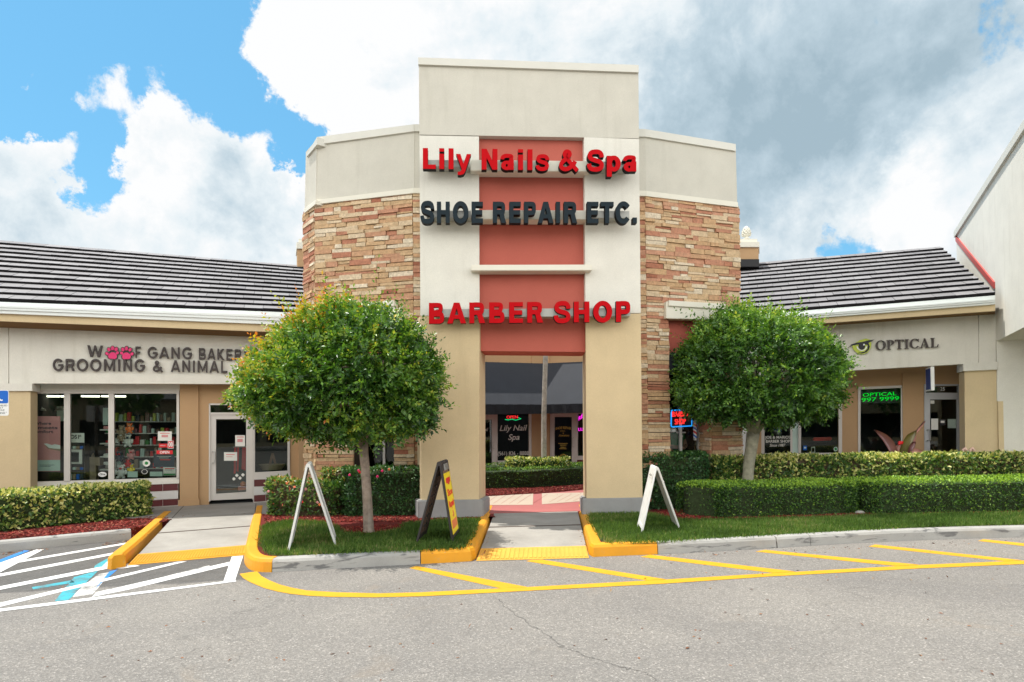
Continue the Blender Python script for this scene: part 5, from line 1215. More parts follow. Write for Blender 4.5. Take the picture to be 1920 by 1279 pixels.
# ------------------------------------------------------------------ A-frame signs
def aframe(name, near_l, near_r, apex, zt, far_dir, wid, label, style):
    nl, nr = onz(*near_l, zt), onz(*near_r, zt); d = Vector((far_dir[0], far_dir[1], 0)).normalized()
    mid = (nl+nr)/2; Yd = mid.y; ap = aty(apex[0], apex[1], Yd); H_ = ap.z-zt
    ap = Vector((ap.x, ap.y, ap.z)); t = thing(name, label, 'sandwich board', tuple(mid)); TH = .028
    for side, foot in ((-1, nl), (1, nr)):
        top = ap+Vector((.028*side, 0, 0)); ax = (top-foot).normalized(); nrm = d.cross(ax).normalized()
        if nrm.x*side < 0: nrm = -nrm
        L_ = (top-foot).length; Pt = lambda a, b, c: foot+d*(a*wid)+ax*(b*L_)+nrm*c
        fm, pm = ('offwhite', 'offwhite') if style == 'white' else ('blackplastic', 'brownplastic')
        fr = MB(); st_ = .05/wid if style == 'white' else .055/wid
        def blk(mbx, a0, a1, b0, b1, c0, c1, m=0): 
            c = [(a0, b0), (a1, b0), (a1, b1), (a0, b1)]; mbx.prism([Pt(a, b, c1) for a, b in c], [Pt(a, b, c0) for a, b in c], m)
        blk(fr, 0, st_, 0, 1, -TH, 0); blk(fr, 1-st_, 1, 0, 1, -TH, 0); blk(fr, st_, 1-st_, .055, .115, -TH, 0); blk(fr, st_, 1-st_, .90, 1.0, -TH, 0)
        f = fr.build('side_frame', fm, t, bevel=.005)
        pn = MB(); blk(pn, st_, 1-st_, .115, .90, -TH*.75, -TH*.35)
        if style == 'black':
            for k in range(6):
                for a in (.32, .62): 
                    b = .20+.125*k; blk(pn, a-.05, a+.05, b, b+.02, -TH*1.2, -TH*.7, 1)
            for a in (.25, .5, .75): blk(pn, a-.012, a+.012, .12, .89, -TH*.95, -TH*.7, 1)
        q = pn.build('panel', [pm, 'blackplastic'], t); 
        if style == 'black' and side == 1:
            V = MB(); blk(V, st_*.9, 1-st_*.9, .10, .865, -TH*.2, .004); p = V.build('poster', 'yellow', t)
            ww = Wall((0, 0), 0); ww.p = foot+d*0; 
            class LW:                                    # maps sheet coordinates of the poster
                n = nrm
                def at(s, x, y, w=0): return Pt(x, -y, w)
            def wr(body, x0, x1, y, h, m, bold=.03):
                o = letters(body, LW(), (x0, -y), (x1, -y), h, .004, .007, [m], t, 'poster_lettering', bold=bold, split=False); sub(o, p); o.location = (0, 0, 0)
            wr('1', .40, .62, .725, .075, 'redv', .12); wr('Shoe', .18, .84, .575, .085, 'redv', .02); wr('Repair', .14, .88, .43, .085, 'redv', .02)
            B = MB(); blk(B, .22, .80, .735, .80, .004, .006); q = B.build('red_block', 'redv', t); sub(q, p); q.location = (0, 0, 0)
            B = MB(); blk(B, .16, .86, .16, .265, .004, .006); q = B.build('orange_block', 'orange', t); sub(q, p); q.location = (0, 0, 0)
            B = MB(); 
            for (a, b, r1, r2) in ((.52, .36, .05, .022), (.56, .33, .06, .03), (.50, .31, .10, .016)):
                B.prism([Pt(a+r1*math.cos(x), b+r2*math.sin(x), .0062) for x in [k*.5236 for k in range(12)]], [Pt(a+r1*math.cos(x), b+r2*math.sin(x), .004) for x in [k*.5236 for k in range(12)]])
            q = B.build('shoe_picture', 'orange', t); sub(q, p); q.location = (0, 0, 0)
        if style == 'white' and near_l[0] > 1000 and side == -1:
            B = MB(); blk(B, .15, .85, .84, .90, -.001, .003); q = B.build('label', 'paper', t)
            B = MB(); blk(B, .25, .75, .862, .872, .003, .0045); blk(B, .3, .7, .88, .888, .003, .0045); q2 = B.build('label_print', 'black', t); sub(q2, q); q2.location = (0, 0, 0)
        if style == 'white': 
            B = MB(); 
            for a in (.04, .96): B.tube([Pt(a, .78, -.03), Pt(a, .78, .006)], .008, 6)
            B.build('bolt', 'metal', t)
    for a in ((.0, .17), (.36, .64), (.83, 1.0)):
        h = MB(); h.tube([ap+d*(a[0]*wid)+Vector((0, 0, -.005)), ap+d*(a[1]*wid)+Vector((0, 0, -.005))], .030 if style == 'black' else .026, 10)
        h.build('hinge', 'blackplastic' if style == 'black' else 'offwhite', t)
    if style == 'black':
        h = MB(); 
        for a in (.3, .42, .54, .66): h.bar(ap+d*(a*wid)+Vector((.035, 0, -.02)), ap+d*(a*wid)+Vector((.055, 0, -.10)), d*.012, Vector((.012, 0, .006)))
        h.build('handle_grip', 'metal', t)
    return t
aframe('sandwich_board', (537.5, 1036), (632, 1024), (577.5, 872), .15, (-.27, 1), .62, 'white plastic sandwich board seen edge-on on the island turf left of the round tree', 'white')
aframe('sandwich_board', (778, 1021), (851, 1019), (823, 869), .15, (.035, 1), .66, 'black sandwich board with yellow and red shoe repair poster by the gate', 'black')
aframe('sandwich_board', (1201.5, 1000), (1277, 993), (1232, 878), .15, (.10, 1), .60, 'worn white sandwich board standing on turf right of the gate', 'white')
# ------------------------------------------------------------------ things in the pet shop window
def flatsign(name, W, pts, w, m, lab, cat, extras=(), th=.006):
    c = W.at(*pts[0], w); t = thing(name, lab, cat, tuple(c)); mb = MB(); mb.wp(W, pts, w-th, w); p = mb.build('sheet', m, t)
    for e in extras:
        if e[0] == 'text': q = letters(e[1], W, e[2], e[3], e[4], w, w+.002, [e[5]], t, 'lettering', split=False, bold=e[6] if len(e) > 6 else 0)
        else: mb = MB(); mb.wp(W, e[1], w, w+.003+.001*(len(e) > 3)); q = mb.build(e[0], e[2], t)
        sub(q, p); q.location = (0, 0, 0)
    return t
flatsign('poster', Wl, rect(44, 780.5, 113, 884), -.14, 'posterpink', 'pink poster with a white shoe in the pet shop window', 'poster',
    [('aqua_band', [(44, 863), (113, 862.5), (113, 882.5), (44, 884)], 'teal'), ('text', 'Where', (63, 796.5), (96, 796.5), 5.5, 'navy', .02), ('text', 'life meets', (49, 804.5), (108, 804.5), 5.5, 'navy', .02), ('text', 'comfort', (60, 812), (100, 812), 5.5, 'navy', .02),
     ('shoe_picture', [(82, 832), (88, 831.5), (97, 834.5), (103, 833), (113, 835), (113, 842), (100, 841), (92, 840)], 'white'), ('shoe_sole', [(84, 834), (92, 840), (100, 841.2), (113, 842), (113, 846), (100, 843.5), (90, 841.5)], 'cardboard', 1), ('small_print', rect(74, 871.5, 102, 872.6), 'navy'), ('small_print', rect(74, 874, 95, 875), 'navy')])
flatsign('shop_card', Wl, rect(126, 812, 158, 830), -.20, 'paper', 'white OS1st header card on the window display rack', 'card', [('text', 'OS1', (131.5, 822.5), (148, 822.5), 7, 'black', .03), ('text', 'st', (148.5, 819), (152.5, 819), 4.5, 'black', .02)])
flatsign('window_sticker', Wl, ell(192, 889.5, 8, 4.6), -.012, 'white', 'white oval sticker low in the middle window pane', 'sticker', [('text', 'OS1st', (186.5, 891.5), (197.5, 891.3), 4, 'black', .03)], .004)
flatsign('paper_notice', Wl, rect(296, 809, 322, 826.5), -.012, 'paper', 'plain white paper notice taped in the wide pet shop pane', 'notice', [('print_line', rect(300, 812, 318, 813), 'redv'), ('print_line', rect(303, 815.5, 315, 820), 'posterpink')], .004)
flatsign('window_sticker', Wl, rect(298, 832, 314, 839), -.012, 'redv', 'small plain red sticker left of the red bordered one', 'sticker', [('print_line', rect(300, 834.5, 310, 836.5), 'posterpink')], .004)
flatsign('window_sticker', Wl, rect(314.5, 826.5, 325.5, 841), -.010, 'white', 'white sticker with red double loop emblem and red border', 'sticker', [('red_border', rect(315.2, 827.3, 324.8, 840.2), 'redv'), ('loop', ell(318, 833.5, 2, 4.6), 'white', 1), ('loop', ell(322, 833.5, 2, 4.6), 'white', 1), ('loop_gap', ell(318, 833.5, .9, 3), 'redv', 1, 1), ('loop_gap', ell(322, 833.5, .9, 3), 'redv', 1, 1)], .004)
flatsign('open_sign', Wl, rect(293.5, 844.5, 324, 851.5), -.012, 'redv', 'red strip reading OPEN in the wide pet shop pane', 'sign', [('text', 'OPEN', (299.5, 850.3), (317.5, 850.2), 4.6, 'white', .03)], .004)
flatsign('hours_panel', Wl, rect(288, 852, 327, 876), -.05, 'navy', 'dark navy opening hours panel under the OPEN strip', 'sign', [('print_line', rect(294, 855.5, 321, 856.3), 'paper'), ('print_line', rect(298, 858.3, 316, 859.1), 'paper'), ('print_line', rect(300, 861, 319.5, 863), 'redv')])
flatsign('window_sticker', Wl, ell(274.5, 868.5, 7.2, 6.4), -.012, 'paper', 'round white sticker with green leaf mark in the wide pane', 'sticker', [('leaf_mark', ell(274.5, 868.5, 3.2, 3), 'green')], .004)
flatsign('window_sticker', Wl, ell(271, 884.5, 7.2, 5.6), -.012, 'black', 'round black sticker with white ring near the pane bottom', 'sticker', [('ring', ell(271, 884.5, 5.6, 4.4), 'paper'), ('ring_fill', ell(271, 884.5, 4.8, 3.7), 'black', 1)], .004)
for x0, y0, x1, y1, l in ((239, 884, 258, 895, 'pale green card propped under the plush toys'), (281, 884.5, 304.5, 893, 'pale green card leaning at the middle of the wide pane sill')):
    flatsign('shop_card', Wl, rect(x0, y0, x1, y1), -.06, 'teal', l, 'card')
flatsign('shop_card', Wl, rect(306, 876, 329.5, 891.5), -.03, 'paper', 'white card with red lines and green foot in the window corner', 'card', [('print_line', rect(309, 878, 327, 879.5), 'redv'), ('print_line', rect(309, 881, 323, 881.8), 'navy'), ('green_band', rect(306.5, 888, 329, 891), 'green')])
# sock rack, boxes and shelves
t = thing('display_rack', 'dark sock display rack under the OS1st card', 'rack', tuple(Wl.at(140, 895, -.4)))
mb = MB(); mb.wp(Wl, rect(127, 832, 157, 836), -.6, -.25); mb.wp(Wl, rect(127, 870, 157, 872), -.6, -.25); mb.wp(Wl, rect(127, 884, 157, 886), -.6, -.25); mb.wp(Wl, rect(125, 832, 127, 903), -.6, -.25); mb.wp(Wl, rect(157, 832, 158.5, 903), -.6, -.25); mb.build('rack_frame', 'black', t)
mb = MB(); mb.wp(Wl, rect(130, 843, 154, 870), -.30, -.27); mb.build('panel', 'paper', t); mb = MB(); mb.wp(Wl, rect(131, 848, 147, 866), -.27, -.24); mb.build('bag', 'black', t)
for y in (836.5, 876, 889):
    for k in range(4):
        x = 129+k*7; mb = MB(); mb.wp(Wl, rrect(x, y, x+5.6, y+(5 if y < 880 else 10), 1), -.34, -.26); mb.build('sock_pack', ['navy', 'teal', 'cardboard', 'blue'][(k+int(y)) % 4], t)
t = thing('cardboard_stand', 'brown cardboard stand on the floor of the middle pane', 'display stand', tuple(Wl.at(170, 900, -.6)))
mb = MB(); mb.wp(Wl, rect(163, 858, 187, 873), -.9, -.6); mb.wp(Wl, rect(167, 873, 180, 905), -.85, -.65); mb.wp(Wl, [(170, 858), (173, 850), (176, 858)], -.8, -.7); mb.build('box', 'cardboard', t)
t = thing('shelf_unit', 'pale shelves with goods at the right of the middle pane', 'shelf', tuple(Wl.at(200, 900, -.7)))
for y in (805, 831, 856, 880): mb = MB(); mb.wp(Wl, rect(187, y, 213, y+2.2), -1.1, -.7); mb.build('shelf_board', 'paper', t)
for y in (799, 851, 866): mb = MB(); mb.wp(Wl, rrect(194, y, 204, y+5.5, 1.5), -.95, -.75); mb.build('goods', 'posterpink' if y == 799 else 'paper', t)
mb = MB(); mb.wp(Wl, rect(193, 765, 204, 797), -1.12, -1.1); mb.build('mirror_panel', 'teal', t)
for x in (76, 113):
    b_ = Wl.at(x, 770, -1.6); t = thing('pendant_lamp', 'white cone pendant lamp over the pink poster, %s' % ('near the pillar' if x < 90 else 'near the first mullion'), 'lamp', tuple(b_), 'pendant lamps in the pet shop')
    mb = MB(); mb.lathe(b_, [(.10, 0), (.085, .03), (.04, .06), (.02, .09)], 16); mb.build('lamp_shade', 'white', t); mb = MB(); mb.tube([b_+Vector((0, 0, .08)), b_+Vector((0, 0, .7))], .006, 6); mb.build('cord', 'black', t)
mb = MB(); mb.wp(Wl, rect(60, 762, 121, 790), -2.6, -2.55); t = mb.build('wall_panel', 'teal'); tag(t, 'pale aqua wall panel deep inside the pet shop', 'wall panel')
t = thing('wall_shelf', 'long stocked shelf of colourful pet goods deep inside the pet shop', 'shelf', tuple(Wl.at(270, 890, -1.7)))
for y in (790, 812, 834, 856, 878):
    mb = MB(); mb.wp(Wl, rect(196, y, 360, y+1.6), -1.9, -1.6); mb.build('shelf_board', 'frame', t)
    x = 198
    while x < 352:
        w_ = random.uniform(3.5, 8); h_ = random.uniform(7, 17); mb = MB(); mb.wp(Wl, rrect(x, y-h_, x+w_, y-.2, 1.0, 2), -1.85, random.uniform(-1.72, -1.62)); mb.build('goods', random.choice(['maroon', 'cardboard', 'green', 'posterpink', 'brownplastic', 'navy', 'redv', 'teal', 'lime', 'paper']), t); x += w_+random.uniform(.5, 3.5)
# plush toys heaped behind the wide pane
TOYS = [(228, 808, 9, 'cardboard', 'tan', 'top tan plush toy on the heap beside the mullion'), (243, 803, 8, 'orange', 'cardboard', 'top orange plush toy on the heap'), (240, 826, 10, 'paper', 'navy', 'white and navy plush toy high in the heap'), (227, 820, 7, 'cardboard', 'paper', 'small tan plush toy with pale muzzle'), (224, 856, 8, 'navy', 'redv', 'dark plush monkey with red mouth low in the heap'),
        (246, 852, 8, 'posterpink', 'redv', 'pink plush toy with dangling legs in the wide pane'), (240, 869, 6, 'redv', 'redv', 'small bright red plush toy over the white dog'), (227, 884, 11, 'white', 'redv', 'white plush dog with red feet on the sill'), (246, 879, 7, 'yellow', 'orange', 'yellow plush duck behind the pale green card')]
for x, y, s_, m1, m2, lab in TOYS:
    c = Wl.at(x, y, -.28-.1*random.random()); k = s_/F*(c-CAM).length; t = thing('plush_toy', lab, 'plush toy', tuple(c-Vector((0, 0, k))), 'plush toys heaped in the pet shop window')
    mb = MB(); n_ = Wl.n; u_ = Wl.u; z_ = Vector((0, 0, 1))
    mb.ball(c-z_*k*.25, (k*.55, k*.5, k*.65)); mb.ball(c+z_*k*.55+n_*k*.1, (k*.45, k*.42, k*.40))
    for q in (-1, 1): mb.ball(c+z_*k*.85+u_*q*k*.36, k*.17); mb.ball(c-z_*k*.1+u_*q*k*.62+n_*k*.1, (k*.18, k*.18, k*.38)); mb.ball(c-z_*k*.85+u_*q*k*.36+n_*k*.25, (k*.22, k*.26, k*.22))
    mb.build('body', m1, t, smooth=True); mb = MB(); mb.ball(c+z_*k*.45+n_*k*.48, (k*.22, k*.16, k*.16)); 
    mb.build('muzzle', m2, t, smooth=True)
    mb = MB(); 
    for q in (-1, 1): mb.ball(c+z_*k*.68+n_*k*.49+u_*q*k*.15, k*.055, 0, 8, 6)
    mb.build('eye', 'black', t, smooth=True)
# notices on the pet shop door and the goods behind it
flatsign('paper_notice', Wl, rect(441, 816, 459.5, 837), -.016, 'paper', 'upper white paper notice on the pet shop door', 'notice', [('print_line', rect(444, 819, 457, 820), 'redv'), ('print_line', rect(445, 823, 455, 829), 'posterpink')], .003)
flatsign('paper_notice', Wl, rect(420, 848, 444.5, 864), -.016, 'paper', 'lower white paper notice on the pet shop door', 'notice', [('print_line', rect(424, 852, 440, 853), 'redv'), ('print_line', rect(424, 856, 436, 857), 'posterpink')], .003)
for i, (x, y) in enumerate(((438.5, 898), (444, 891.5), (450, 896.5), (455.5, 890.5))):
    s_ = 3.5; flatsign('diamond_sticker', Wl, [(x, y-s_), (x+s_, y), (x, y+s_), (x-s_, y)], -.016, 'paper', ['lowest', 'second from left', 'second from right', 'rightmost'][i]+' pale diamond sticker in the row on the pet shop door', 'sticker', (), .003)
    bpy.data.objects[-1] if False else None
t = thing('leash_rack', 'rack of hanging red leashes behind the pet shop door', 'rack', tuple(Wl.at(450, 835, -.6)))
mb = MB(); mb.tube([Wl.at(438, 838, -.6), Wl.at(462, 838, -.6)], .012, 6); mb.build('rail', 'metal', t)
for x, y in ((441, 888), (446.5, 884), (456, 880), (459.5, 882)):
    mb = MB(); mb.bar(Wl.at(x, 838, -.6), Wl.at(x-1, y, -.6), Wl.u*.02, Wl.n*.006); mb.build('leash', 'redv', t)
b_ = Wl.at(456, 908, -.4); mb = MB(); mb.ball(b_, .06, 0, 18, 12); tag(mb.build('ball', 'orange', smooth=True), 'orange ball on the floor behind the pet shop door', 'ball')
mb = MB(); mb.wp(Wl, [(446, 913), (461, 912), (461, 919), (446, 920)], -.6, -.35); tag(mb.build('storage_box', 'posterpink', bevel=.01), 'pink box beside the orange ball behind the door', 'box')
# dog bed display in the small window: an A-shaped wooden easel in a basket
t = thing('wicker_basket', 'brown wicker basket in the small window right of the door', 'basket', tuple(Wl.at(508, 884, -.4)))
bc = Wl.at(510, 882, -.4); mb = MB()
for k in range(7): mb.tube([bc+Vector(((.20+.012*k)*math.cos(a), (.13+.01*k)*math.sin(a), .02+.018*k)) for a in [6.2832*j/20 for j in range(21)]], .010, 5)
mb.build('weave', 'cardboard', t)
mb = MB(); a0 = Wl.at(511, 850, -.4); mb.bar(Wl.at(504, 880, -.4), a0, Wl.u*.025, Wl.n*.012); mb.bar(Wl.at(519, 880, -.4), a0, Wl.u*.025, Wl.n*.012); tag(mb.build('wooden_easel', 'brownplastic'), 'A-shaped brown wooden easel standing in the basket', 'easel')
# barber window cards and the seated person in the barber bay
flatsign('window_sticker', Wr, rect(1506, 836, 1513, 844), -.012, 'blue', 'small blue card sticker low in the right barber pane', 'sticker', [('emblem', rect(1507.5, 838, 1511.5, 841), 'teal')], .004)
flatsign('photo_card', Wr, [(1521, 838), (1528, 837.5), (1528.5, 849), (1521, 849.5)], -.08, 'paper', 'small framed photo card standing in the right barber pane', 'card', [('picture', [(1522.5, 840), (1526.5, 839.7), (1527, 847), (1522.5, 847.3)], 'dark')])
flatsign('window_sticker', Wr, ell(1567, 842, 4, 4), -.012, 'teal', 'round aqua sticker in the corner of the right barber pane', 'sticker', [('emblem', ell(1567, 842, 2.5, 2.5), 'green')], .004)
flatsign('paper_notice', Wr, rect(1744.5, 751, 1752, 757), -.016, 'paper', 'tiny notice in the upper corner of the optical shop door', 'notice', (), .003)
flatsign('paper_notice', Wr, rect(1746, 785, 1759, 806), -.016, 'paper', 'left white notice at mid height on the optical shop door', 'notice', (), .003)
flatsign('paper_notice', Wr, rect(1777, 786, 1793, 803), -.05, 'paper', 'right white notice at mid height on the optical shop door', 'notice', (), .003)
flatsign('paper_notice', Wr, rect(1762, 786, 1773, 797), -.016, 'black', 'black notice with white mark between two white ones on the door', 'notice', [('print_mark', rect(1764, 789, 1771, 793), 'paper')], .003)
mb = MB(); mb.wp(Wr, [(1525, 821), (1560, 819.5), (1560, 826), (1525, 827)], -1.0, -.6); tag(mb.build('counter', 'redv', bevel=.02), 'red padded counter edge inside the barber window', 'counter')
pc = OR.at(1262, 838, -.95); t = thing('person', 'person in green top seated behind the barber shop glass, seen from the side', 'person', tuple(pc))
def skin(name, verts, edges, m, parent, sub_=2):
    me = bpy.data.meshes.new(name); o_ = origin(parent); me.from_pydata([tuple(Vector(v[:3])-o_) for v in verts], edges, []); ob = bpy.data.objects.new(name, me); col.objects.link(ob); ob.parent = parent; me.materials.append(MT[m])
    ob.modifiers.new('skin', 'SKIN'); 
    if not me.skin_vertices: me.skin_vertices.new() if hasattr(me.skin_vertices, 'new') else None
    for i, v in enumerate(verts): me.skin_vertices[0].data[i].radius = (v[3], v[3])
    me.skin_vertices[0].data[0].use_root = True
    s_ = ob.modifiers.new('sub', 'SUBSURF'); s_.levels = sub_; s_.render_levels = sub_
    dg = bpy.context.evaluated_depsgraph_get(); m2 = bpy.data.meshes.new_from_object(ob.evaluated_get(dg)); ob.modifiers.clear(); ob.data = m2; m2.polygons.foreach_set('use_smooth', [True]*len(m2.polygons)); return ob
uu, nn_ = OR.u, OR.n; zz = Vector((0, 0, 1)); q = lambda a, b, c: tuple(pc+uu*a+nn_*b+zz*c)
try:
    b0 = skin('body', [(*q(0, 0, -.25), .15), (*q(0, .02, 0), .14), (*q(0, .03, .2), .15), (*q(0, .03, .32), .08), (*q(-.01, .05, .40), .055), (*q(-.02, .08, .52), .095), (*q(-.02, .08, .60), .08),
        (*q(.17, .05, .24), .06), (*q(.21, .12, .02), .045), (*q(.05, .30, -.02), .035), (*q(-.02, .34, -.01), .03), (*q(-.17, .05, .24), .06), (*q(-.2, .16, .02), .045), (*q(-.10, .33, 0), .035), (*q(-.04, .38, 0), .03),
        (*q(.09, .10, -.27), .09), (*q(.10, .45, -.27), .07), (*q(.10, .45, -.62), .05), (*q(.10, .54, -.68), .04), (*q(-.09, .10, -.27), .09), (*q(-.10, .45, -.27), .07), (*q(-.10, .45, -.62), .05), (*q(-.10, .54, -.68), .04)],
        [(0, 1), (1, 2), (2, 3), (3, 4), (4, 5), (5, 6), (2, 7), (7, 8), (8, 9), (9, 10), (2, 11), (11, 12), (12, 13), (13, 14), (0, 15), (15, 16), (16, 17), (17, 18), (0, 19), (19, 20), (20, 21), (21, 22)], 'skin', t)
    skin('top', [(*q(0, 0, -.22), .175), (*q(0, .02, 0), .165), (*q(0, .03, .2), .17), (*q(0, .03, .28), .11), (*q(.17, .05, .24), .085), (*q(.20, .09, .10), .075), (*q(-.17, .05, .24), .085), (*q(-.20, .10, .10), .075)], [(0, 1), (1, 2), (2, 3), (2, 4), (4, 5), (2, 6), (6, 7)], 'green', t)
    mb = MB(); mb.ball(pc+uu*-.02+nn_*.06+zz*.60, (.105, .105, .09), 0, 16, 10); mb.build('hair', 'brownplastic', t, smooth=True)
except Exception as ex: print('person failed', ex)
mb = MB(); mb.ball(pc+zz*-.42, (.28, .28, .10)); mb.bar(pc+zz*-.30-nn_*.22, pc+zz*.25-nn_*.30, uu*.24, nn_*.05); mb.tube([pc+zz*-.45, pc+zz*-.70], .05, 10); tag(mb.build('barber_chair', 'blackplastic', smooth=False), 'black barber chair under the seated person', 'chair')

# ------------------------------------------------------------------ trees
def fnoise(P, s, ph):
    x, y, z = P[:, 0]*s, P[:, 1]*s, P[:, 2]*s
    return (np.sin(x*1.0+ph+1.3*np.sin(y*.9+ph))*np.cos(y*1.1-ph*.7+1.1*np.sin(z*1.2)) + np.sin(z*1.3+ph*2+1.2*np.sin(x*.8)))*.5
BARK = mat('pale lichened bark', (.30, .235, .19), rough=.95, var=.5, vs=9, bump=.9, bs=35, dist=.01, stain=.5, stainc=(.50, .50, .45)); MT['bark'] = BARK
BARK2 = mat('olive bark', (.27, .255, .19), rough=.95, var=.4, vs=10, bump=.9, bs=35, dist=.01, stain=.6, stainc=(.42, .45, .42)); MT['bark2'] = BARK2
def tree(base, trunkpts, rad, c, rx, ry, rzu, rzd, ntw, label, lm, bark, young, seed):
    t = thing('round_tree', label, 'tree', tuple(base)); r = np.random.default_rng(seed); rr = random.Random(seed)
    tr = MB(); tr.tube(trunkpts, rad, 12)
    fork = Vector(trunkpts[-1]); C = Vector(c)
    trunk = None; limbs = MB(); ends = []
    for k in range(9):
        a = 6.2832*k/9+rr.uniform(-.3, .3); el = rr.uniform(.15, 1.1); e = C+Vector((rx*.72*math.cos(a)*math.cos(el*.7), ry*.72*math.sin(a)*math.cos(el*.7), (rzu*.75*math.sin(el)-rzd*.15)))
        m_ = fork.lerp(e, .45)+Vector((rr.uniform(-.12, .12), rr.uniform(-.12, .12), rr.uniform(.05, .2))); s0 = fork-Vector((0, 0, rr.uniform(.0, .12)))
        pts = [s0*(1-x)**2+m_*2*x*(1-x)+e*x*x for x in np.linspace(0, 1, 7)]; limbs.tube(pts, [rad[-1]*.52*(1-.8*x)+.006 for x in np.linspace(0, 1, 7)], 7)
        for j in (2, 3, 4, 5):
            p = pts[j]; d = Vector((rr.gauss(0, 1), rr.gauss(0, 1), rr.uniform(-.1, 1))).normalized(); q = p+d*rr.uniform(.3, .6)
            limbs.tube([p, p.lerp(q, .5)+Vector((0, 0, .03)), q], [.014, .010, .004], 5)
    tk = tr.build('trunk', bark, t, smooth=True); lb = limbs.build('limb', bark, t, smooth=True); sub(lb, tk); lb.location = (0, 0, 0)
    # twigs on an uneven shell
    U = r.normal(size=(ntw*3, 3)); U /= np.linalg.norm(U, axis=1, keepdims=True)
    hz_ = np.sqrt(1-U[:, 2]**2)+1e-6; q_ = np.where(U[:, 2] < 0, (1-np.abs(U[:, 2])**2.9)**(1/2.9)/hz_, np.where(U[:, 2] > .2, 1-.26*(U[:, 2]-.2), 1)); U0 = U.copy(); U[:, 0] *= np.clip(q_, .5, 1.6); U[:, 1] *= np.clip(q_, .5, 1.6)
    sh = 1.0+.085*fnoise(U, 3.2, seed)+.06*fnoise(U, 6.5, seed*1.7)+.035*fnoise(U, 13, seed*.6)
    dens = fnoise(U, 4.5, seed*2.3)*.5+.5+.25*fnoise(U, 9, seed)
    keep = r.random(len(U)) < np.clip(.30+dens*.9, .10, 1); U = U[keep][:ntw]; sh = sh[keep][:ntw]; n = len(U)
    S = np.column_stack([np.full(n, rx), np.full(n, ry), np.where(U[:, 2] > 0, rzu, rzd)])
    depth = 1-np.abs(r.normal(0, .10, n))-.04; deep = r.random(n) < .34; depth[deep] = r.uniform(.5, .88, deep.sum())
    B = np.array(C)+U*S*(sh*depth)[:, None]
    N = U/S; N /= np.linalg.norm(N, axis=1, keepdims=True)
    Dt = N+r.normal(0, .42, (n, 3))+np.array([0, 0, .32]); Dt /= np.linalg.norm(Dt, axis=1, keepdims=True)
    Lt = np.clip(r.normal(.18, .06, n), .07, .36); long_ = r.random(n) < .08; Lt[long_] *= 1.6; tip_ = (U[:, 2] > .45) & (r.random(n) < .14); Lt[tip_] *= 1.6
    K = 13; bend = r.normal(0, .25, (n, 3)); side = np.cross(Dt, r.normal(size=(n, 3))); side /= np.linalg.norm(side, axis=1, keepdims=True)
    Cc = []; Dd = []; Nn = []; Ll_ = []; Vv = []
    yb = young(B, U, r)
    for k in range(K):
        f = (k+.5)/K; pos = B+Dt*(Lt*f)[:, None]+bend*(Lt*f*f*.5)[:, None]
        sg = 1 if k % 2 else -1; d = Dt*.55+side*sg*.9+r.normal(0, .22, (n, 3)); nn = np.cross(Dt, side)*1.0+r.normal(0, .45, (n, 3))+N*.5; nn[:, 2] += .35
        if k == K-1: d = Dt+r.normal(0, .15, (n, 3))
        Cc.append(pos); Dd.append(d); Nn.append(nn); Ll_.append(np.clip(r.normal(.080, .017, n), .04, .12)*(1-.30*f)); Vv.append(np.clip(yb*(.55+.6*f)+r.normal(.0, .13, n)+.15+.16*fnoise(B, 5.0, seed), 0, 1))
    Cc, Dd, Nn = map(np.concatenate, (Cc, Dd, Nn)); L_ = np.concatenate(Ll_); v = np.concatenate(Vv)
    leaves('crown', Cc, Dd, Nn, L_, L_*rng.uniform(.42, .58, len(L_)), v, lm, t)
    return t
lm1 = leafmat('glossy tree leaf', [(0, (0.022, 0.060, 0.013)), (0.2, (0.045, 0.124, 0.019)), (0.45, (0.130, 0.265, 0.032)), (0.62, (0.259, 0.367, 0.043)), (0.8, (0.497, 0.454, 0.043)), (0.92, (0.648, 0.346, 0.043)), (1, (0.648, 0.194, 0.043))], gloss=.5, trans=.28, rough=.33)
lm2 = leafmat('tree leaf with lime tips', [(0, (0.024, 0.067, 0.016)), (0.22, (0.050, 0.134, 0.024)), (0.52, (0.144, 0.294, 0.038)), (0.74, (0.300, 0.432, 0.054)), (0.92, (0.528, 0.528, 0.060)), (1, (0.600, 0.408, 0.072))], gloss=.5, trans=.28, rough=.33)
tb = onz(692, 999, .14); Yt = tb.y
tc1 = aty(646, 714, Yt); pxm = Yt/F
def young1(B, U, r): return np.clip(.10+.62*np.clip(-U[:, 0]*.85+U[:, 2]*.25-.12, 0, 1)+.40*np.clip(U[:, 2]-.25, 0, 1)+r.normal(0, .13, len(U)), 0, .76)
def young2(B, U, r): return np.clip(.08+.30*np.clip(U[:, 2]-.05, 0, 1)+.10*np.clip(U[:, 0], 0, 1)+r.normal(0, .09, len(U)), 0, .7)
tree(tb, [tb+Vector((0, 0, -.03)), tb+Vector((-.005, 0, .05)), aty(689, 940, Yt), aty(685, 880, Yt), aty(682, 850, Yt), aty(680, 820, Yt)], [.098, .075, .068, .064, .066, .075], tc1, 182*pxm, 1.38, 134*pxm, 106*pxm, 5400,
     'round clipped tree with orange-tipped new growth on the small kerbed island', lm1, 'bark', young1, 21)
tb2 = onz(1404, 953.5, .14); Yt2 = tb2.y; tc2 = aty(1419, 704, Yt2); pm2 = Yt2/F
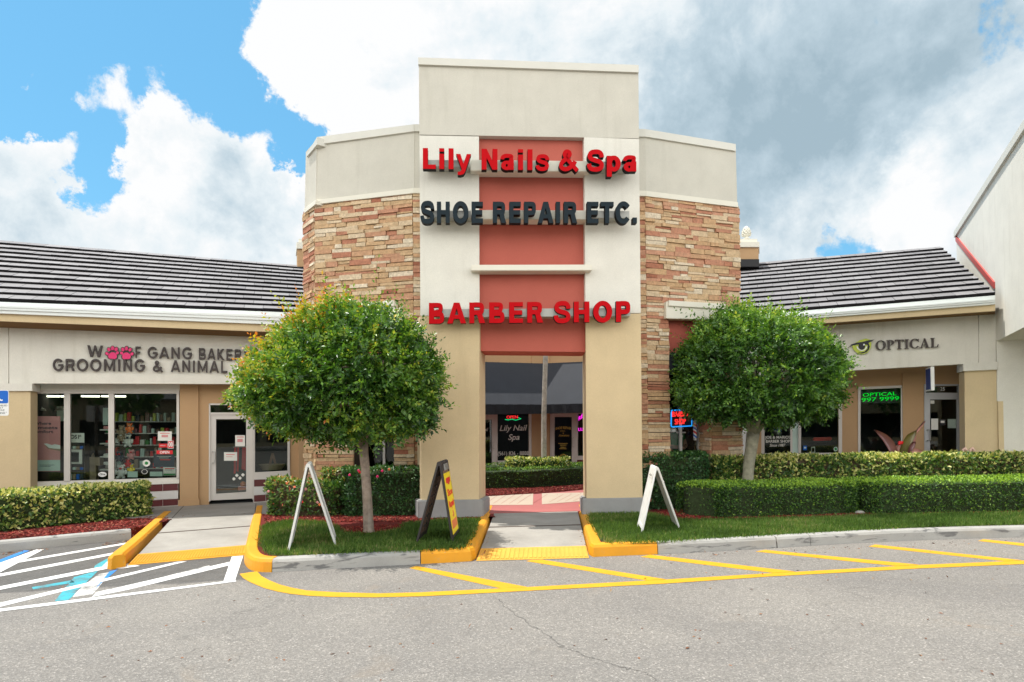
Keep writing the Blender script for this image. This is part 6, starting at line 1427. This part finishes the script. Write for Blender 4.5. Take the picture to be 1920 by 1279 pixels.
tree(tb2, [tb2+Vector((0, 0, -.03)), tb2+Vector((.002, 0, .06)), aty(1402, 900, Yt2), aty(1404, 870, Yt2), aty(1409, 838, Yt2), aty(1412, 812, Yt2)], [.115, .105, .098, .098, .105, .115], tc2, 153*pm2, 1.28, 125*pm2, 86*pm2, 4900,
     'round clipped green tree rising behind the low hedge at the right', lm2, 'bark2', young2, 34)

# ------------------------------------------------------------------ hedges
def hedge(name, path, wid, h, nleaf, lsz, lm, label, cat='hedge', core='hedgecore', rnd=.12, z0=.14, endr=.25, rough=.03, top=None, seed=1, gap=0.0, group=None, droop=0.0, toplit=.22):
    """a clipped hedge along a centre line; half-width wid/2, height h"""
    r = np.random.default_rng(seed); P = np.array([[p[0], p[1]] for p in path], float); seg = np.linalg.norm(np.diff(P, axis=0), axis=1); cum = np.concatenate([[0], np.cumsum(seg)]); Lg = cum[-1]
    def centre(s):
        x = np.interp(s, cum, P[:, 0]); y = np.interp(s, cum, P[:, 1]); e = .05; dx = np.interp(np.clip(s+e, 0, Lg), cum, P[:, 0])-np.interp(np.clip(s-e, 0, Lg), cum, P[:, 0]); dy = np.interp(np.clip(s+e, 0, Lg), cum, P[:, 1])-np.interp(np.clip(s-e, 0, Lg), cum, P[:, 1])
        l = np.hypot(dx, dy)+1e-9; return x, y, dx/l, dy/l
    hw = wid/2; per = h+wid+h
    def prof(t):                                   # t 0..1 round front side, top, back side -> (offset, z, normal offset, normal z)
        d = t*per; o = np.where(d < h, -hw, np.where(d < h+wid, -hw+(d-h), hw)); z = np.where(d < h, d, np.where(d < h+wid, h, per-d)); no = np.where(d < h, -1.0, np.where(d < h+wid, 0.0, 1.0)); nz = np.where((d >= h) & (d < h+wid), 1.0, 0.0)
        # round the shoulders
        cx = hw-rnd; cz = h-rnd; k = (np.abs(o) > cx) & (z > cz); ax = np.abs(o)-cx; az = z-cz; l = np.hypot(ax, az)+1e-9
        o = np.where(k, np.sign(o)*(cx+ax/l*rnd), o); z = np.where(k, cz+az/l*rnd, z); no = np.where(k, np.sign(o)*ax/l, no); nz = np.where(k, az/l, nz); return o, z, no, nz
    def shrink(s):
        e = np.minimum(s, Lg-s); return np.where(e < endr, np.sqrt(np.clip(1-((endr-e)/endr)**2, .0004, 1)), 1.0), np.where(e < endr, (endr-e)/endr*np.where(s < Lg/2, -1, 1), 0)
    def place(s, t, depth):
        x, y, tx, ty = centre(s); o, z, no, nz = prof(t); k, el = shrink(s); b = np.column_stack([x, y, z*2]); bump = rough*(fnoise(b, 4, seed)+.7*fnoise(b, 11, seed*2.1))
        oo = o*k*(1+0*o)+no*(bump-depth); zz_ = z+nz*(bump-depth)
        nx = -ty*no+tx*el*.8; ny = tx*no+ty*el*.8; nrm = np.column_stack([nx, ny, nz+.001]); nrm /= np.linalg.norm(nrm, axis=1, keepdims=True)
        X = np.column_stack([x-ty*oo, y+tx*oo, z0+zz_]); X[:, 0] += tx*el*(bump-depth); X[:, 1] += ty*el*(bump-depth); return X, nrm
    root = thing(name, label, cat, (float(P[0, 0]), float(P[0, 1]), z0), group)
    ns, nt = max(6, int(Lg/.12)), 22; S, Tt = np.meshgrid(np.concatenate([endr*(1-np.cos(np.linspace(.02, 1.5, 7))), np.linspace(endr, Lg-endr, ns), Lg-endr*(1-np.cos(np.linspace(1.5, .02, 7)))]), np.linspace(0, 1, nt), indexing='ij'); X, _ = place(S.ravel(), Tt.ravel(), np.full(S.size, .055)); mb = MB(); vs = [tuple(v) for v in X]; fs = []
    ns += 14
    for i in range(ns-1):
        for j in range(nt-1): fs.append([i*nt+j, i*nt+j+1, (i+1)*nt+j+1, (i+1)*nt+j])
    fs += [list(range(nt)), list(range((ns-1)*nt, ns*nt))[::-1]]
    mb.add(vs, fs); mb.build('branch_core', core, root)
    s = r.random(nleaf)*Lg; fe = min(.4, 2*(endr*1.2+wid*.3)/(Lg+wid)); en = r.random(nleaf) < fe; ph = r.random(nleaf)*math.pi/2; sd = endr*(1-np.cos(ph)); s = np.where(en, np.where(r.random(nleaf) < .5, sd, Lg-sd), s)
    t = r.random(nleaf); low = t < .10; dp = np.abs(r.normal(0, .028, nleaf))-.012; X, Nr = place(s, t, dp)
    if gap:
        g_ = fnoise(X, 5.5, seed*3.1)+.6*fnoise(X, 12, seed); zrel = (X[:, 2]-z0)/h; kp = g_ > (-1.15+gap*(1.0-zrel)); X, Nr = X[kp], Nr[kp]
    n = len(X); D = Nr*.6+r.normal(0, .65, (n, 3)); D[:, 2] += .25-droop; Nn = Nr+r.normal(0, .55, (n, 3)); Nn[:, 2] += .2
    zrel = np.clip((X[:, 2]-z0)/h, 0, 1); v = np.clip(r.normal(.40, .22, n)+toplit*np.clip((zrel-.86)/.12, 0, 1)+.12*fnoise(X, 3.5, seed), 0, 1)  # sunlit hedge tops painted in: topmost leaves take lighter colours
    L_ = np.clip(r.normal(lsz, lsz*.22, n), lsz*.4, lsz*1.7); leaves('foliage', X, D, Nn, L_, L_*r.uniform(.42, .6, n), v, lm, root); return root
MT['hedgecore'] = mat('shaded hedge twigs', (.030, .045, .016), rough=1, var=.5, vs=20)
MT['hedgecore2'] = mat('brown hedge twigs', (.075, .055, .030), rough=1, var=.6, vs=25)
LM_VAR = leafmat('variegated leaf', [(0, (.035, .080, .020)), (.34, (.070, .15, .030)), (.50, (.18, .28, .05)), (.64, (.58, .57, .17)), (1, (.75, .72, .36))], gloss=.4, trans=.22)
LM_DK = leafmat('dark hedge leaf', [(0, (.014, .045, .014)), (.4, (.030, .095, .026)), (.75, (.060, .155, .038)), (1, (.15, .28, .065))], gloss=.45, trans=.18)
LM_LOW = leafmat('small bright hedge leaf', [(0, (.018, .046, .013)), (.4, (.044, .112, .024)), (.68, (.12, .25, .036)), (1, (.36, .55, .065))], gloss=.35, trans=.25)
LM_MIX = leafmat('croton leaf', [(0, (0.026, 0.065, 0.016)), (0.45, (0.058, 0.150, 0.026)), (0.7, (0.182, 0.286, 0.052)), (0.86, (0.468, 0.494, 0.182)), (0.94, (0.598, 0.338, 0.104)), (1, (0.676, 0.130, 0.078))], gloss=.5, trans=.22)
def offs(a, b, z, d):
    p, q = onz(*a, z), onz(*b, z); u = (q-p).normalized(); n = Vector((-u.y, u.x, 0)); return [p+n*d, q+n*d]
hedge('hedge', offs((-230, 1022), (292, 966), .14, .40), .75, .56, 9500, .066, LM_VAR, 'variegated clipped hedge in front of the pet shop window', gap=.35, seed=3)
shrub_a = hedge('shrub', offs((487, 968), (632, 970), .14, .33), .62, .60, 3600, .066, LM_MIX, 'loose mixed shrub with orange tinted leaves behind the white sandwich board', 'shrub', seed=5, gap=.55, endr=.3, rough=.06, core='hedgecore2')
hedge('hedge', offs((640, 970), (812, 967), .14, .33), .62, .80, 6500, .056, LM_DK, 'dark green clipped hedge behind the trunk of the round tree', seed=6, gap=.3, rough=.035)
shrub_b = hedge('shrub', offs((585, 966), (700, 969), .14, .45), .50, .76, 2600, .066, LM_MIX, 'bright flowering shrub between the loose shrub and dark hedge', 'shrub', seed=15, gap=.5, endr=.3, rough=.06, core='hedgecore2')
hedge('hedge', offs((1174, 957), (1336, 952), .14, .45), .85, .99, 8200, .055, LM_DK, 'tall dark block hedge against the right pier of the gate', seed=7, rnd=.08, endr=.10)
lowp = [onz(*q, .14) for q in [(1262, 962), (1300, 970), (1400, 971), (1520, 967), (1642, 962)]]
def offp(P, d):
    out = []
    for i, p in enumerate(P): t = (P[min(i+1, len(P)-1)]-P[max(i-1, 0)]).normalized(); out.append(p+Vector((-t.y, t.x, 0))*d)
    return out
hedge('hedge', offp(lowp, .58), 1.10, .50, 23000, .038, LM_LOW, 'low flat-topped box hedge with rounded end beside the white sandwich board', seed=8, toplit=.42, rnd=.06, endr=.55, rough=.018)
lowp2 = [onz(*q, .14) for q in [(1634, 965.5), (1760, 963), (1920, 959.5), (2160, 955)]]
hedge('hedge', offp(lowp2, .55), 1.05, .53, 23000, .038, LM_LOW, 'low flat-topped box hedge running out of the right edge', seed=9, toplit=.42, rnd=.06, endr=.2, rough=.02)
vz = [aty(1338, 905, 12.0), aty(1500, 905, 12.15), aty(1700, 905, 12.25), aty(2050, 905, 12.35)]
hedge('hedge', vz, .60, .91, 27000, .072, LM_VAR, 'long pale variegated hedge behind the low box hedges', seed=10, gap=.30, core='hedgecore2', z0=.14, droop=.15)
# court planter
cz = [g(850, 921, .17), g(909, 917, .17), g(960, 916, .17), g(1010, 914.5, .17), g(1060, 911, .17), g(1100, 907, .17), g(1150, 900, .17)]
hedge('hedge', offp(cz, .35), .70, .46, 9000, .036, LM_LOW, 'low curved box hedge ringing the planter inside the court', seed=11, z0=.17, rough=.02, rnd=.07)
hedge('hedge', [aty(950, 890, 16.9), aty(1066, 890, 16.9)], .7, .66, 3800, .070, LM_VAR, 'small variegated hedge in the middle of the court planter', seed=12, z0=.17, gap=.3, endr=.12)
hedge('hedge', [aty(880, 885, 18.4), aty(1010, 882, 19.2), aty(1130, 880, 18.2)], .7, .46, 4500, .036, LM_LOW, 'far side of the box hedge ring behind the variegated one', seed=13, z0=.17, rough=.02)
# flowers in the loose shrub
def flowers(n, box_, cols, parent, seed):
    rr = random.Random(seed)
    for k in range(n):
        x, y = rr.uniform(box_[0], box_[2]), rr.uniform(box_[1], box_[3]); c = aty(x, y, box_[4]+rr.uniform(-.05, .05)); m = rr.choice(cols); mb = MB()
        for j in range(5):
            a = 6.28*j/5+rr.random(); d = Vector((math.cos(a), -.35, math.sin(a)))*.012; mb.ball(c+d, (.012, .008, .012), 0, 6, 4)
        mb.build('blossom', m, parent)
flowers(7, (650, 880, 745, 900, 10.72), ['pink', 'redv', 'orange'], shrub_b, 4)
flowers(7, (500, 905, 620, 950, 10.58), ['orange', 'posterpink', 'redv'], shrub_a, 6)
# palm in the court: slender pale trunk, crown above the gate's head
pb = aty(1020, 862, 17.3); pt = aty(1023, 663, 17.3); MT['palmbark'] = mat('pale ringed palm trunk', (.44, .41, .35), rough=.95, var=.4, vs=7, bump=.7, bs=22, stain=.4, stainc=(.22, .2, .17))
t = thing('palm', 'slender pale palm trunk rising from the court planter', 'palm tree', tuple(Vector((pb.x, pb.y, .17))))
mb = MB(); pts = [Vector((pb.x, pb.y, .15)), Vector((pb.x, pb.y, .9)), pb.lerp(pt, .4)+Vector((-.02, 0, 0)), pt, pt+(pt-pb)*.95]; mb.tube(pts, [.10, .075, .070, .066, .060], 12); mb.build('trunk', 'palmbark', t, smooth=True)
cr = pts[-1]; Cc = []; Dd = []; Nn = []
for k in range(14):
    a = 6.28*k/14; el = random.uniform(.1, 1.0); prev = cr
    for j in range(26):
        f = j/25; p = cr+Vector((math.cos(a), math.sin(a), 0))*(1.7*f*math.cos(el*.6))+Vector((0, 0, 1.0*f*math.sin(el)-1.2*f*f))
        for sg in (-1, 1): Cc.append(tuple(p)); Dd.append((math.cos(a)*.5-sg*math.sin(a), math.sin(a)*.5+sg*math.cos(a), -.35)); Nn.append((0, 0, 1))
leaves('crown', np.array(Cc), np.array(Dd), np.array(Nn)+rng.normal(0, .1, (len(Nn), 3)), np.full(len(Cc), .42), np.full(len(Cc), .035), rng.random(len(Cc))*.6, lm2, t)
# bronze leaved bromeliads and pink ornaments behind the variegated hedge
MT['bronze'] = mat('bronze purple leaf', (.16, .055, .055), rough=.3, var=.25, vs=4, spec=.6); MT['bronzeg'] = mat('bronze green leaf', (.13, .105, .02), rough=.3, var=.25, vs=4, spec=.6); MT['pinkleaf'] = mat('pink bract', (.52, .26, .22), rough=.5, var=.2); MT['pinkorn'] = mat('pale pink ornament', (.70, .46, .38), rough=.5)
Yb = 12.75
def blade(mb, P, wmax, m=0):
    P = [aty(x, y, Yb+o) for x, y, o in P]; n = len(P); k = 10; V = []
    for i in range(k+1):
        f = i/k*(n-1); a = min(int(f), n-2); p = P[a].lerp(P[a+1], f-a); tdir = (P[a+1]-P[a]).normalized(); s_ = tdir.cross(Vector((0, 1, 0))).normalized(); wd = wmax*(math.sin(math.pi*min(1, .18+.82*(i/k)))**.7+.02); wd = wd if i < k else .004
        V += [p-s_*wd+Vector((0, -.02, 0)), p+Vector((0, .035, 0)), p+s_*wd+Vector((0, -.02, 0))]
    fs = []
    for i in range(k): fs += [[i*3, i*3+1, i*3+4, i*3+3], [i*3+1, i*3+2, i*3+5, i*3+4]]
    V2 = [v+Vector((0, .008, 0)) for v in V]; o = len(V); fs2 = [[a+o for a in reversed(f)] for f in fs]; mb.add(V+V2, fs+fs2, m)
t = thing('bromeliad', 'large bronze purple bromeliad standing above the variegated hedge', 'plant', tuple(aty(1690, 890, Yb)))
for P, wd, m in (([(1688, 900, 0), (1672, 838, 0), (1660, 822, 0), (1640, 806, 0)], .085, 'bronze'), ([(1690, 900, .1), (1694, 850, .1), (1704, 822, .1), (1718, 808, .1)], .10, 'bronzeg'), ([(1694, 900, -.05), (1706, 845, -.05), (1712, 832, -.05), (1716, 828, -.05)], .05, 'bronze'), ([(1680, 900, .12), (1682, 840, .12), (1690, 830, .12)], .05, 'pinkleaf'), ([(1700, 900, .15), (1716, 812, .15), (1734, 790, .15)], .022, 'pinkleaf'), ([(1696, 895, -.1), (1712, 845, -.1), (1736, 850, -.1)], .06, 'pinkleaf')):
    mb = MB(); blade(mb, P, wd); mb.build('leaf', m, t, smooth=True)
mb = MB(); 
for k in range(7): mb.ball(aty(1688.5+random.uniform(-3, 3), 832+random.uniform(-3, 3), Yb-.02), .028, 0, 8, 6)
tag(mb.build('red_bloom', 'redv', smooth=True), 'bright red bloom cluster between the bromeliad leaves', 'flower')
t = None
for x, lab in ((1808, 'left pale pink hooked ornament peeking over the variegated hedge'), (1822, 'right pale pink hooked ornament peeking over the variegated hedge')):
    mb = MB(); mb.tube([aty(x-2, 880, 12.6), aty(x-3, 855, 12.6), aty(x-2, 843, 12.6), aty(x+1, 840.5, 12.6), aty(x+4, 844, 12.6), aty(x+4.5, 852, 12.6)], [.022, .022, .025, .028, .026, .018], 10); o = mb.build('garden_ornament', 'pinkorn', smooth=True); tag(o, lab, 'garden ornament', 'pink ornaments behind the hedge')
# stones lying at the foot of the low hedge
for x, y, lab in ((1612, 961, 'flat pale stone at the foot of the box hedge gap'), (1416, 965, 'small pale stone under the middle of the box hedge')):
    p = onz(x, y, .16); mb = MB(); mb.ball(p, (.085, .05, .035), 0, 10, 6); tag(mb.build('stone', 'concrete', smooth=True), lab, 'stone')

# across the car park, behind the viewer: a low row of shops and trees that the shop glass mirrors
t = thing('opposite_shops', 'long low beige shop row with dark arcade across the car park, behind the viewer', 'building', (0, -48, 0))
OW = Wall((0, -48), 180); mb = MB(); mb.wb(OW, -70, 70, 3.0, 5.2, -8, 0); mb.wb(OW, -70, 70, 0, .4, -8, 0)
for k in range(24): mb.wb(OW, -70+k*6, -69.2+k*6, .4, 3.0, -.8, 0)
mb._build('arcade_wall', 'tan', t); mb = MB(); mb.wb(OW, -70, 70, .4, 3.0, -3, -2.5); mb.build('shop_glazing', 'dark', t); mb = MB(); mb.prism([OW.pt(-71, 5.2, .6), OW.pt(71, 5.2, .6), OW.pt(71, 7.4, -6), OW.pt(-71, 7.4, -6)], [OW.pt(-71, 5.1, .6), OW.pt(71, 5.1, .6), OW.pt(71, 5.1, -6), OW.pt(-71, 5.1, -6)]); mb.build('roof', 'tile', t)
n = 16000; cx = rng.uniform(-60, 60, 26); ci = rng.integers(0, 26, n); U = unit(n); rad = rng.uniform(2.0, 3.4, 26)[ci]*rng.random(n)**.25
Cc = np.column_stack([cx[ci]+U[:, 0]*rad, -30-3*(ci % 3)+U[:, 1]*rad, 4.2+.7*(ci % 4)+U[:, 2]*rad*.8]); o = leaves('far_trees', Cc, unit(n), unit(n), np.full(n, .55), np.full(n, .38), rng.random(n)*.55, lm2); kind(o, 'stuff', 'loose row of tree crowns across the car park, behind the viewer')
